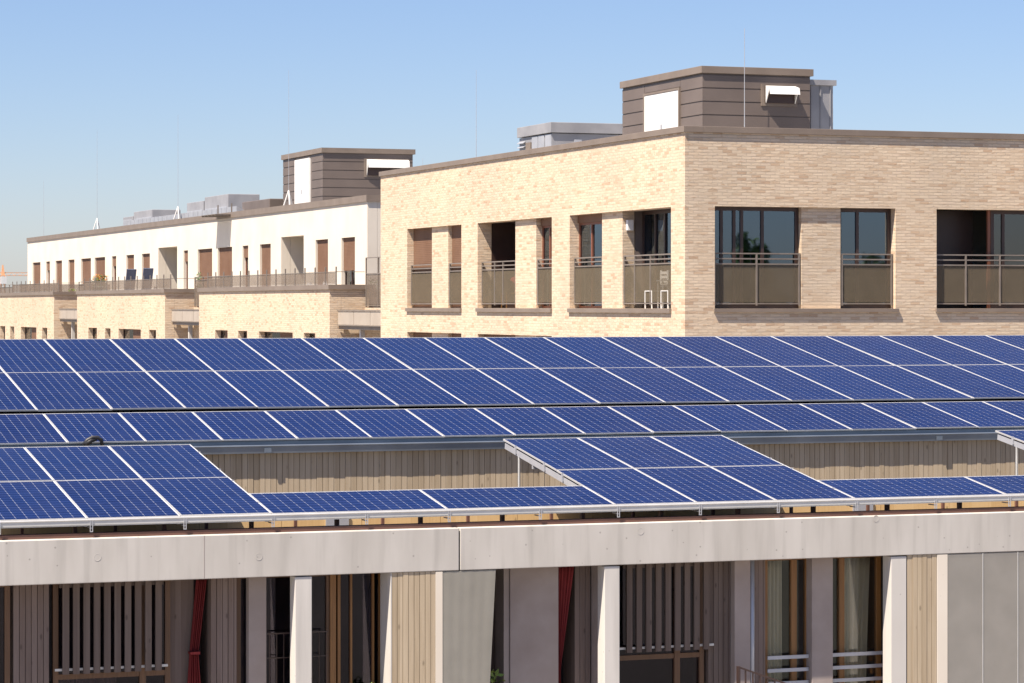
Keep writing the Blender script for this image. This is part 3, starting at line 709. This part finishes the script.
for a, b, ps in ((27.18, 29.47, (28.31,)), (30.53, 31.95, ()), (33.09, 37.39, (33.95, 34.9, 36.2)), (38.61, 42.59, (39.6, 40.6, 41.6))):
    railing(B, 'y', BY + .13, a, b, .04, 1.25, 1.0, (a + .04, *ps, b - .04))
# penthouse on the roof: standing seam boxes
PX, PY = 28.80, 65.0
mb2 = MB(); mb3 = MB(); ph = MB().box(PX, 31.80, PY, 70.34, 3.71, 5.92).build('penthouse', M['clad'], B)
mb = MB()
for k in range(5):
    z = 4.50 + k * .34
    for (a, b) in ((66.2, 66.20),): pass
    mb.box(PX - .022, PX - .001, PY - .02, 66.38, z - .318, z - .008); mb3.box(PX - .022, PX - .001, 68.78, 70.33, z - .318, z - .008)
    mb2.box(PX + .001, 31.79, PY - .022, PY - .001, z - .318, z - .008)
MB().box(PX - .021, PX - .001, 66.4, 68.76, 5.66, 5.85).build('cladding', M['clad'], ph)
mb.build('cladding', M['clad'], ph); mb3.build('cladding', M['clad'], ph); mb2.build('cladding', M['clad'], ph)
MB().box(PX - .07, 31.87, PY - .07, 70.41, 5.90, 6.08).build('eaves_trim', M['coping'], ph, bevel=.006)
dr = MB().box(PX - .05, PX - .003, 66.46, 68.73, 3.72, 5.575).build('door', M['whitepaint'], ph, bevel=.006)
mb = MB(); mb.box(PX - .06, PX - .002, 66.39, 66.455, 3.71, 5.64); mb.box(PX - .06, PX - .002, 68.735, 68.80, 3.71, 5.64); mb.box(PX - .06, PX - .002, 66.455, 68.735, 5.58, 5.64)
mb.build('door_frame', M['coping'], ph)
MB().box(PX - .085, PX - .051, 67.5, 67.56, 4.62, 4.75).build('door_handle', M['galv'], ph)
def hood(parent, x0, x1, y, z0, z1):
    MB().box(x0 - .10, x1 + .08, y - .05, y - .023, z0 - .07, z1 + .05).build('vent_frame', M['coping'], parent)
    h = MB(); zt, zm = z1, z0 + (z1 - z0) * .48
    h.prism([(x0, y - .10, zt), (x0, y - .34, zt - .06), (x0, y - .38, zm), (x0, y - .36, zm), (x0, y - .32, zt - .09), (x0, y - .10, zt - .03)], (x1 - x0, 0, 0))
    for x in (x0 + .001, x1 - .021): h.prism([(x, y - .10, zt - .032), (x, y - .315, zt - .092), (x, y - .10, z0)], (.02, 0, 0))
    MB().box(x0 + .001, x1 - .001, y - .098, y - .052, z0, zt).build('hood_shade_plate', M['darkframe'], parent)  # dark plate painting the shade in the opening below the hood
    h.build('vent_hood', M['whitepaint'], parent)
hood(ph, 30.50, 31.34, PY, 5.18, 5.62)
mb = MB(); mb.box(31.83, 32.58, PY + .25, PY + 1.6, 3.71, 5.70)
for x in (31.95, 32.22, 32.5): mb.box(x - .012, x + .012, PY + .225, PY + .249, 3.71, 5.68)
pl = mb.build('plant_box', M['greymetal'], B)
MB().box(31.825, 32.66, PY + .20, PY + 1.66, 5.70, 5.84).build('lid', M['greymetal'], pl)
MB().tube([(32.72, PY + .6, 3.7), (32.72, PY + .6, 5.15)], .035, 10).build('flue', M['galv'], pl)
# rooftop ventilation unit
V = thing('ventilation_unit', 'grey rooftop ventilation unit with louvres and a flat lid', 'air unit', (30.6, 79, 3.7))
MB().box(29.5, 31.9, 77.6, 80.4, 3.85, 5.12).build('body', M['greymetal'], V)
MB().box(29.44, 32.15, 77.54, 80.46, 5.14, 5.45).build('lid', M['greymetal'], V, bevel=.01)
mb = MB()
for k in range(7): mb.prism([(29.49, 79.85, 4.2 + k*.13), (29.42, 79.85, 4.16 + k*.13), (29.42, 79.85, 4.18 + k*.13), (29.49, 79.85, 4.23 + k*.13)], (0, .55, 0))
mb.build('louvre', M['galv'], V)
mb = MB()
for y in (77.62, 78.2, 78.75): mb.box(29.475, 29.499, y, y + .5, 3.9, 5.1)
for x in (30.2, 30.9, 31.5): mb.box(x, x + .24, 77.575, 77.599, 3.9, 4.95)
mb.build('side_panel', M['galv'], V)
MB().box(29.46, 29.498, 79.33, 79.75, 4.0, 4.95).build('duct', M['coping'], V)
for x in (29.6, 31.7):
    for y in (77.7, 80.2): MB().box(x, x + .1, y, y + .1, 3.7, 3.849).build('leg', M['galv'], V)
tag(MB().box(32.3, 34.6, 77.4, 79.6, 3.7, 5.16).build('roof_hatch', M['clad'], bevel=.02), 'low dark brown metal box beside the ventilation unit', 'roof box')

# ------------------------------------------------------------------ the far white house with its terraces
WX, W0, W1 = 32.1, 104.73, 178.7
T = thing('terraced_house', 'long white rendered apartment house on a buff brick base with terraces', 'house', (34, 140, -EYE))
wins = [(176.92,174.25,'s'),(172.32,171.1,'o'),(169.24,167.2,'s'),(165.22,163.37,'s'),(161.37,158.54,'s'),(157.49,154.61,'s'),(152.8,151.64,'o'),
        (149.04,147.1,'s'),(145.2,143.27,'h'),(135.71,134.78,'o'),(132.76,129.85,'s'),(128.79,126.04,'h'),(124.12,123.09,'o'),(121.04,119.2,'s'),(112.07,110.22,'s'),(108.29,106.41,'h')]
logs = [(141.31, 137.09), (117.46, 113.87)]
hl = [(b, a, .03, 2.74) for a, b, k in wins] + [(b, a, .03, 2.98) for a, b in logs]
wall(MB(), 'x', WX, .4, W0, W1, .0, 4.08, hl).build('wall', M['render'], T)
MB().box(WX + .41, 44, W0 + .001, W0 + .4, .0, 4.08).build('wall', M['render'], T)
MB().box(WX + .41, 44, W1 - .4, W1 - .001, .0, 4.08).build('wall', M['render'], T)
MB().box(43.6, 43.99, W0 + .41, W1 - .41, .0, 4.07).build('wall', M['render'], T)
mb = MB(); mb.box(WX - .06, WX + .5, W0 - .06, W1 + .06, 4.08, 4.34); mb.box(WX + .5, 44.06, W0 - .06, W0 + .5, 4.08, 4.34); mb.box(WX + .5, 44.06, W1 - .5, W1 + .06, 4.08, 4.34); mb.box(43.5, 44.06, W0 + .5, W1 - .5, 4.08, 4.34)
mb.build('coping', M['coping'], T)
MB().box(WX + .41, 43.59, W0 + .41, W1 - .41, 3.3, 3.6).build('roof', M['gravel'], T)
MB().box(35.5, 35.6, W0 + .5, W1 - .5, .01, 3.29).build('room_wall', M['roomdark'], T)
for a, b, k in wins:
    lo, hi = b + .004, a - .004
    window(T, 'x', WX + .15, lo, hi, .035, 2.735, 'darkframe' if k != 'o' else 'redwood', 'glass', ((lo + hi) / 2,) if k == 'h' else ())
    if k == 's': shutter(T, 'x', WX + .09, lo + .01, hi - .01, .04, 2.73)
    elif k == 'h': shutter(T, 'x', WX + .09, lo + .01, hi - .01, 1.42, 2.73)
    else: MB().box(WX + .07, WX + .14, lo + .01, hi - .01, 2.2, 2.73).build('shutter_box', M['shutter'], T)
for a, b in logs:
    mb = MB(); d = WX + 1.6
    mb.box(WX + .41, d, a, a + .1, .03, 3.0); mb.box(WX + .41, d, b - .1, b, .03, 3.0); mb.box(WX + .41, d, b, a, 2.985, 3.05)
    mb.build('loggia_lining', M['render'], T)
    window(T, 'x', d - .1, b + .01, a - .01, .04, 2.97, 'darkframe', 'glass', ((a + b) / 2, b + .5), .09)
    shutter(T, 'x', d - .17, b + .05, b + 1.5, .04, 2.9)
# access grating above one window, held off the parapet
mb = MB()
for y in (126.1, 126.75, 127.45, 128.1, 128.7): mb.bar((WX - .06, y, 4.22), (WX - .80, y, 4.20), .05, .06)
for k in range(26): mb.box(WX - .80 + k*.029, WX - .785 + k*.029, 126.05, 128.75, 4.231, 4.25)
for y in (126.1, 128.7): mb.box(WX - .03, WX + .02, y - .03, y + .03, 4.34, 4.75)
mb.build('access_grating', M['rail'], T)
# podium: bays in line with the brick house, recesses between
bays = [(90.45, 108.95), (114.95, 133.7), (139.65, 158.2), (164.2, 182.6)]
bw = [[(104.35,106.31),(101.4,102.75),(95.08,99.69),(92.21,93.65)], [(129.0,131.0),(125.96,127.15),(119.62,124.21),(116.66,117.96)],
      [(153.86,155.49),(151.0,152.27),(144.44,148.96),(141.45,142.84)], [(179,181),(176,177.2),(168.5,173),(165.6,166.9)]]
zt = .56
for (y0, y1), ws in zip(bays, bw):
    top = -.93 - (y0 - 90) * .0035
    wall(MB(), 'x', BX, .4, y0, y1, -EYE, zt, [(a, b, -3.2, top) for a, b in ws]).build('wall', M['brick'], T)
    for y in (y0 + .001, y1 - .35): MB().box(BX + .405, 32.0, y, y + .349, -EYE, zt).build('wall', M['brick'], T)
    mb = MB(); mb.box(BX - .06, BX + .5, y0 - .06, y1 + .06, zt, zt + .16); mb.box(BX + .5, 28.0, y0 - .06, y0 + .42, zt, zt + .16); mb.box(BX + .5, 28.0, y1 - .42, y1 + .06, zt, zt + .16)
    mb.build('coping', M['coping'], T)
    MB().box(BX + .41, WX - .01, y0 + .36, y1 - .36, -.3, -.02).build('terrace_floor', M['paving'], T)
    for j, (a, b) in enumerate(ws):
        window(T, 'x', BX + .22, a + .004, b - .004, -3.19, top - .004, 'darkframe', 'glass', ((a + b) / 2,) if b - a > 2 else ())
        if j % 2 == 0 or b - a < 1.5: shutter(T, 'x', BX + .15, a + .02, a + (b - a) * .48, -3.1, top - .01)
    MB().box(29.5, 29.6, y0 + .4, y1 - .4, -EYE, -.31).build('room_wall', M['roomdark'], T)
# recess walls and the small balconies in the recesses
for y0, y1 in ((84.75, 90.45), (108.95, 114.95), (133.7, 139.65), (158.2, 164.2)):
    MB().box(27.62, 27.9, y0 + .01, y1 - .01, -EYE, -.06).build('recess_wall', M['brick'], T)
    MB().box(27.91, WX - .01, y0 + .01, y1 - .01, -.3, -.03).build('terrace_floor', M['paving'], T)
    MB().box(27.55, 27.61, y0 + 1.6, y0 + 3.2, -3.2, -.75).build('door', M['darkframe'], T)
    mb = MB(); mb.box(26.70, 27.6, y0 + .06, y1 - .06, -.78, -.66); b_ = mb.build('balcony', M['coping'], T)
    mb = MB(); n = 3
    for k in range(n):
        a = y0 + .08 + (y1 - y0 - .16) * k / n; b = y0 + .08 + (y1 - y0 - .16) * (k + 1) / n
        mb.box(26.66, 26.69, a + .02, b - .02, -.62, -.18)
    mb.build('balustrade_panel', M['balc'], b_)
    mb = MB(); mb.box(26.64, 26.70, y0 + .06, y1 - .06, -.175, -.13); mb.box(26.64, 26.70, y0 + .06, y1 - .06, -.66, -.625); mb.build('frame', M['rail'], b_)
    MB().box(26.85, 27.0, y0 + 3.6, y0 + 3.75, -3.9, -.785).build('post', M['concrete_smooth'], b_)
    # tall screen in the recess on terrace level
    railing(T, 'x', 27.66, y0 + .05, y1 - .05, 0.0, 1.62 if y0 < 90 else 1.2, 1.08, [y0 + .08 + (y1 - y0 - .16) * k / 4 for k in range(5)], 'mesh_fine', 2)
# terrace railings
def terrace_rail(y0, y1):
    mb = MB(); n = int((y1 - y0) / 1.25); X = BX + .3
    mb.box(X - .015, X + .015, y0, y1, 1.145, 1.165); mb.box(X - .015, X + .015, y0, y1, .74, .76)
    for k in range(n + 1):
        y = y0 + (y1 - y0) * k / n; mb.box(X - .02, X + .02, y - .022, y + .022, zt + .16, 1.33)
    for x in (27.2, 28.2): pass
    mb.box(X + .03, 27.7, y0 - .015, y0 + .015, 1.145, 1.165); mb.box(X + .03, 27.7, y1 - .015, y1 + .015, 1.145, 1.165)
    r = mb.build('railing', M['rail'], T)
    g = MB()
    for k in range(n):
        a = y0 + (y1 - y0) * k / n; b = y0 + (y1 - y0) * (k + 1) / n; g.box(X - .004, X + .004, a + .034, b - .034, .765, 1.14)
    g.build('mesh_panel', M['mesh_fine'], r)
for a, b in ((90.7, 108.7), (115.2, 133.4), (139.9, 153.2)): terrace_rail(a, b)
MB().box(BX + .7, WX, 153.3, 153.34, 0, 1.2).build('end_screen', M['mesh_fine'], T)
# penthouse of the far house
QX, QY = 34.0, 117.5
mb2 = MB(); mb3 = MB(); qh = MB().box(QX, 38.1, QY, 124.0, 3.61, 6.66).build('penthouse', M['clad'], T)
mb = MB()
for k in range(7):
    z = 4.4 + k * .38
    mb.box(QX - .03, QX - .001, QY - .03, 119.3, z - .355, z - .01); mb3.box(QX - .03, QX - .001, 122.0, 123.98, z - .355, z - .01); mb2.box(QX + .001, 38.09, QY - .03, QY - .001, z - .355, z - .01)
mb.build('cladding', M['clad'], qh); mb3.build('cladding', M['clad'], qh); mb2.build('cladding', M['clad'], qh)
MB().box(QX - .09, 38.2, QY - .09, 124.1, 6.68, 6.9).build('eaves_trim', M['coping'], qh)
MB().box(QX - .07, QX - .002, 119.43, 121.89, 3.62, 6.56).build('door', M['whitepaint'], qh)
MB().box(QX - .10, QX - .071, 120.6, 120.68, 5.0, 5.2).build('door_handle', M['galv'], qh)
hood(qh, 35.95, 37.85, QY, 5.72, 6.42)

# ------------------------------------------------------------------ rooftop things of the far house
def unit(x, y0, y1, z1, label, w=1.6):
    t = thing('ventilation_unit', label, 'air unit', (x + w/2, (y0 + y1)/2, 3.6), 'ventilation boxes on the white house')
    MB().box(x, x + w, y0, y1, 3.9, z1).build('body', M['greymetal'], t, bevel=.02)
    mb = MB()
    for k in range(4): mb.box(x - .03, x - .002, y0 + .15, y1 - .15, 4.2 + k*.2, 4.32 + k*.2)
    mb.build('louvre', M['galv'], t)
    mb = MB()
    for yy in (y0 + .1, y1 - .2): mb.box(x + .1, x + w - .1, yy, yy + .1, 3.6, 3.899)
    mb.build('skid', M['galv'], t)
unit(34, 156.1, 158.7, 5.08, 'smallest grey ventilation box at the far end of the white roof')
unit(34, 151.2, 155.9, 5.30, 'wide grey ventilation box right of the smallest one')
unit(34, 139.4, 143.0, 5.36, 'grey ventilation box right of the second lightning rod')
unit(34, 134.3, 139.1, 5.52, 'tallest grey ventilation box nearest the rooftop penthouse')
mb = MB()
for k in range(26):
    y = 129.5 + k * .98
    if 134 < y < 143.2: 
        pass
    mb.prism([(33.2, y, 4.2), (33.2, y, 4.75), (34.0, y, 4.35), (34.0, y, 4.2)], (0, .92, 0))
    mb.box(33.3, 33.36, y + .1, y + .16, 3.6, 4.199)
tag(mb.build('air_duct', M['galv']), 'long low silver duct along the edge of the white roof', 'duct')
tag(MB().box(33.6, 36, 125.0, 130.0, 3.6, 4.95).build('roof_hatch', M['clad'], bevel=.03), 'low brown metal box on the white house beside the penthouse', 'roof box')
mb = MB(); 
for k in range(4): mb.box(34.6 + k*.55, 34.9 + k*.55, 106.5, 107.0, 3.6, 4.9)
mb.box(34.5, 37.0, 106.6, 106.9, 4.5, 4.75)
tag(mb.build('pipe_manifold', M['galv']), 'small grey pipe stubs on the near corner of the white roof', 'pipes')
def rod(x, y, z0, z1, label, tripod=True, r=.013):
    t = thing('lightning_rod', label, 'lightning rod', (x, y, z0), 'lightning rods on the flat roofs')
    MB().tube([(x, y, z0), (x, y, z0 + (z1 - z0)*.4), (x, y, z1)], r, 6, r*.4).build('rod', M['galv'], t)
    if tripod:
        for k in range(3):
            a = k * 2.094 + .5; MB().tube([(x + .5*math.cos(a), y + .5*math.sin(a), z0), (x, y, z0 + 1.5)], .03, 6).build('leg', M['whitepaint'], t)
    MB().lathe((x, y, z0), [(.2, 0), (.2, .1), (.05, .14)], 12).build('foot', M['conc_dark'], t)
rod(33, 161.2, 3.6, 10.2, 'thin lightning rod on a tripod, leftmost tall one on the white roof')
rod(33, 140.75, 3.6, 9.8, 'thin lightning rod on a tripod between the grey roof boxes')
rod(33, 119.5, 3.6, 10.4, 'thin lightning rod standing before the far penthouse door')
rod(33, 178.0, 3.6, 8.0, 'shorter faint lightning rod at the far end of the white roof', False)
rod(27.4, 78.4, 3.7, 7.0, 'thin lightning rod left of the large grey ventilation unit', False, .012)
rod(29.77, 64.6, 3.7, 7.03, 'pale lightning rod in front of the brown penthouse cladding', False, .016)
rod(36.1, 110, 3.6, 6.1, 'short lightning rod on the near corner of the white roof', False, .012)

# ------------------------------------------------------------------ things on the terraces and loggias
def lounger(x, y, label):
    t = thing('sun_lounger', label, 'lounger', (x, y, -.02), 'sun loungers on the terrace')
    mb = MB(); mb.prism([(x, y + .3, .30), (x, y - 1.0, .30), (x, y - 1.0, .36), (x, y + .3, .36)], (.46, 0, 0)); mb.build('seat', M['bluecloth'], t)
    mb = MB(); mb.prism([(x, y + .3, .31), (x, y + .37, .33), (x, y - .28, 1.74), (x, y - .35, 1.72)], (.46, 0, 0))
    mb.build('backrest', M['bluecloth'], t)
    for dx in (.02, .41):
        for yy in (y - .9, y + .25): MB().box(x + dx, x + dx + .03, yy, yy + .03, -.019, .299).build('leg', M['galv'], t)
lounger(28.0, 130.2, 'slate blue reclining lounger, left of the two on the middle terrace')
lounger(28.0, 126.6, 'slate blue reclining lounger, right of the two on the middle terrace')
def chair(x, y, z, mat, label, name='garden_chair', face=0, seat=.45, w=.45):
    t = thing(name, label, 'chair', (x, y, z)); s = MB()
    for k in range(5): s.box(x - w/2, x + w/2, y - w/2 + k*w/5, y - w/2 + k*w/5 + w/5 - .015, z + seat - .02, z + seat)
    s.build('seat', M[mat], t)
    b = MB()
    for k in range(4): b.box(x + w/2 - .03, x + w/2, y - w/2 + .031, y + w/2 - .031, z + .55 + k*.1, z + .62 + k*.1)
    for yy in (y - w/2, y + w/2 - .03): b.box(x + w/2 - .035, x + w/2, yy, yy + .03, z + seat + .002, z + .95)
    b.build('backrest', M[mat], t)
    for dx in (-w/2, w/2 - .035):
        for dy in (-w/2, w/2 - .035): MB().box(x + dx, x + dx + .024, y + dy, y + dy + .024, z + .003, z + seat - .021).build('leg', M[mat], t)
    return t
chair(26.74, 63.15, -.075, 'whitepaint', 'white slatted chair behind the mesh of the corner loggia')
chair(26.74, 62.15, -.075, 'whitepaint', 'white slatted chair at the right end of the corner loggia')
chair(27.1, 74.55, -.075, 'wood', 'orange wooden chair in the dark loggia of the brick house')
chair(29.2, 121.9, -.02, 'black', 'dark chair on the middle terrace right of the loungers')
chair(29.4, 131.0, -.02, 'rail', 'brown chair beside the wide shutter on the terrace')
chair(29.5, 104.6, -.02, 'whitepaint', 'white slatted chair on the near terrace of the white house, left of its twin')
chair(29.5, 102.4, -.02, 'whitepaint', 'white slatted chair on the near terrace of the white house, right of its twin')
t = thing('garden_table', 'small white table between the white chairs in the corner loggia', 'table', (26.74, 62.65, -.075))
MB().box(26.60, 26.95, 62.47, 62.85, .60, .63).build('table_top', M['whitepaint'], t)
for x in (26.62, 26.90):
    for y in (62.50, 62.79): MB().box(x, x + .03, y, y + .03, -.074, .599).build('leg', M['whitepaint'], t)
mb = MB(); mb.lathe((27.0, 73.85, -.07), [(.02, 0), (.03, .02), (.02, .5), (.16, .55), (.19, .7), (.15, .86), (.03, .9)], 14)
tag(mb.build('parasol_bag', M['red'], smooth=True), 'red folded cloth bundle in the dark loggia', 'bundle')
mb = MB(); mb.tube([(27.0, 72.75, -.07), (26.9, 73.3, 1.0)], .016, 8); mb.box(26.94, 27.06, 72.62, 72.88, -.072, -.03)
tag(mb.build('broom', M['whitepaint']), 'pale broom leaning in the dark loggia', 'broom')
# floor lamp behind the right window
t = thing('floor_lamp', 'floor lamp with a white shade behind the corner window', 'lamp', (29.0, 61.3, -.08))
MB().tube([(29.0, 61.3, -.05), (29.0, 61.3, 1.24)], .012, 8).build('stand', M['galv'], t)
MB().lathe((29.0, 61.3, -.079), [(.14, 0), (.14, .02), (.02, .03)], 16).build('base', M['galv'], t)
MB().lathe((29.0, 61.3, 1.22), [(.17, 0), (.14, .32)], 20).build('lamp_shade', M['whitepaint'], t, smooth=True)
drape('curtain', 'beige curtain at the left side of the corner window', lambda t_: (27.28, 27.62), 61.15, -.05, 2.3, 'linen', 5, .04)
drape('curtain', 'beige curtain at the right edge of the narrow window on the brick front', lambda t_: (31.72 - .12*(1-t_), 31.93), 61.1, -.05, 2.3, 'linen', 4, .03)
def vdrape(label, y0, y1, x):
    c = drape('curtain', label, lambda t_: (0, y1 - y0), 0, -.05, 2.1, 'linen', 5, .03)
    c.rotation_euler = (0, 0, R(90)); c.location = (x, (y0 + y1)/2, EYE - .05)
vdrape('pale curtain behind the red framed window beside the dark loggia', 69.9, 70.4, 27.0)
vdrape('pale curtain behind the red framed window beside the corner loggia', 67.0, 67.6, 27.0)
def leaves(mb, c, r, n, size, up=.3, seed=1):
    rnd = random.Random(seed)
    for _ in range(n):
        while True:
            p = Vector((rnd.uniform(-1, 1), rnd.uniform(-1, 1), rnd.uniform(-1, 1)))
            if p.length < 1: break
        p = Vector(c) + Vector((p.x*r[0], p.y*r[1], p.z*r[2]))
        a = Vector((rnd.gauss(0, 1), rnd.gauss(0, 1), rnd.gauss(0, 1) + up)).normalized(); b = a.orthogonal().normalized(); b.rotate(Matrix.Rotation(rnd.uniform(0, 6.28), 3, a)); d = a.cross(b)
        s = size * rnd.uniform(.6, 1.3)
        mb.poly([p - b*s, p + d*s*.45, p + b*s, p - d*s*.45])
def plant(x, y, z, h, pot, leaf, label, flower=False, seed=1, r=.2):
    t = thing('potted_plant', label, 'plant', (x, y, z))
    MB().lathe((x, y, z), [(r*.6, 0), (r*.85, h*.38), (r*.9, h*.4), (r*.75, h*.4), (r*.7, h*.34)], 16).build('pot', M[pot], t, smooth=True)
    mb = MB(); leaves(mb, (x, y, z + h*.68), (r*1.1, r*1.1, h*.32), 160, .05, seed=seed); mb.build('foliage', M[leaf], t, fix=False)
    if flower:
        mb = MB(); leaves(mb, (x, y, z + h*.82), (r*1.1, r*1.1, h*.2), 60, .045, seed=seed + 9); mb.build('blossom', M['flower'], t, fix=False)
plant(27.1, 132.3, .55, .95, 'pot_green', 'leaf', 'pale green pot of orange flowers, left of the pair at the terrace rail', True, 3, .28)
plant(27.1, 131.1, .55, .95, 'pot_green', 'leaf', 'pale green pot of orange flowers, right of the pair at the terrace rail', True, 5, .28)
plant(29.0, 119.6, -.02, 1.5, 'terracotta', 'leaf', 'slim dark potted plant beside the white loggia of the middle terrace', False, 7, .2)
plant(30.6, 99.2, -.02, 1.1, 'terracotta', 'leaf', 'leafy potted plant on the near terrace right of the white chairs', False, 31, .25)
plant(27.5, 140.6, -.02, .9, 'terracotta', 'leaf_yellow', 'bushy green potted plant at the near end of the far terrace', False, 8, .3)
plant(11.08, 31.2, -5.498, 1.22, 'terracotta', 'leaf_yellow', 'yellow green potted plant at the foot of the sheer grey curtain', False, 11, .2)
plant(9.66, 31.22, -5.498, 1.1, 'terracotta', 'leaf_yellow', 'yellow green potted plant below the dark door beside the lit boards', False, 12, .14)

# ------------------------------------------------------------------ far trees and crane
def tree(x, y, h, r, label, seed):
    rnd = random.Random(seed); t = thing('tree', label, 'tree', (x, y, -EYE), 'trees beyond the houses')
    mb = MB(); mb.tube([(x, y, -EYE), (x + .1, y, -EYE + h*.35), (x, y + .1, -EYE + h*.75)], h*.022, 8, h*.006)
    for k in range(7):
        a = k * 2.4; z = -EYE + h*(.3 + .06*k); mb.tube([(x, y, z), (x + math.cos(a)*r*.7, y + math.sin(a)*r*.7, z + h*.14)], h*.008, 6, h*.002)
    mb.build('trunk', M['bark'], t)
    mb = MB()
    for k in range(22):
        a = rnd.uniform(0, 6.28); q = rnd.uniform(.2, 1) * r * .75; z = -EYE + h*rnd.uniform(.38, .93); sh = 1 - abs((z + EYE)/h - .6)*1.1
        leaves(mb, (x + math.cos(a)*q*sh, y + math.sin(a)*q*sh, z), (r*.32, r*.32, h*.09), 110, .32, seed=rnd.randint(1, 9999))
    mb.build('crown', M['leaf'], t, fix=False)
tree(40.5, 249, 14.0, 4.5, 'broad green tree just showing at the left edge beyond the far terrace', 21)
tree(33, 258, 12.5, 4.2, 'lower round green tree left of the broad one beyond the terrace', 22)
tree(83.5, -58, 18.2, 1.9, 'tall slim tree mirrored at the left of the corner window', 23)
tree(86.6, -63, 16.4, 2.2, 'rounded tree mirrored at the foot of the corner window', 24)
tree(94, -60, 16.8, 3.0, 'low tree mirrored in the narrow window on the brick front', 25)
t = thing('tower_crane', 'orange tower crane paled by painted haze, its long level jib far behind the roofs', 'crane', (151.5, 887, -EYE))
cx, cy, ct = 151.5, 887.0, 9.6
mb = MB()
for sx in (-.6, .6):
    for sy in (-.6, .6): mb.box(cx + sx - .14, cx + sx + .14, cy + sy - .14, cy + sy + .14, -EYE, ct)
z = -EYE
while z < ct - 1.3:
    mb.bar((cx - .6, cy - .6, z), (cx + .6, cy - .6, z + 1.2), .12, .12); mb.bar((cx - .6, cy + .6, z + 1.2), (cx - .6, cy - .6, z), .12, .12); z += 1.2
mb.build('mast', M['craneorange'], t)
mb = MB()
for (dy, z) in ((-.5, ct), (.5, ct), (0, ct + 1.0)): mb.bar((cx - 45, cy + dy, z), (cx + 14, cy + dy, z), .16, .16)
x = cx - 45
while x < cx + 13:
    mb.bar((x, cy - .5, ct), (x + .9, cy, ct + 1), .09, .09); mb.bar((x + .9, cy, ct + 1), (x + 1.8, cy - .5, ct), .09, .09); x += 1.8
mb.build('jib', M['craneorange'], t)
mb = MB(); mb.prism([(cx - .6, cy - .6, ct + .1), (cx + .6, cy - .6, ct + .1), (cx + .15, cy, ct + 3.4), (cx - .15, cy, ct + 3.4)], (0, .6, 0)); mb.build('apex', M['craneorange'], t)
MB().box(cx - .9, cx + .9, cy - 1.7, cy - .75, ct - 2.6, ct - .3).build('cab', M['whitepaint'], t)
MB().box(cx + 10, cx + 13, cy - .8, cy + .8, ct - 1.8, ct - .12).build('counterweight', M['conc_dark'], t)

for o in bpy.data.objects:
    for k in ('_o', 'used'):
        if k in o: del o[k]
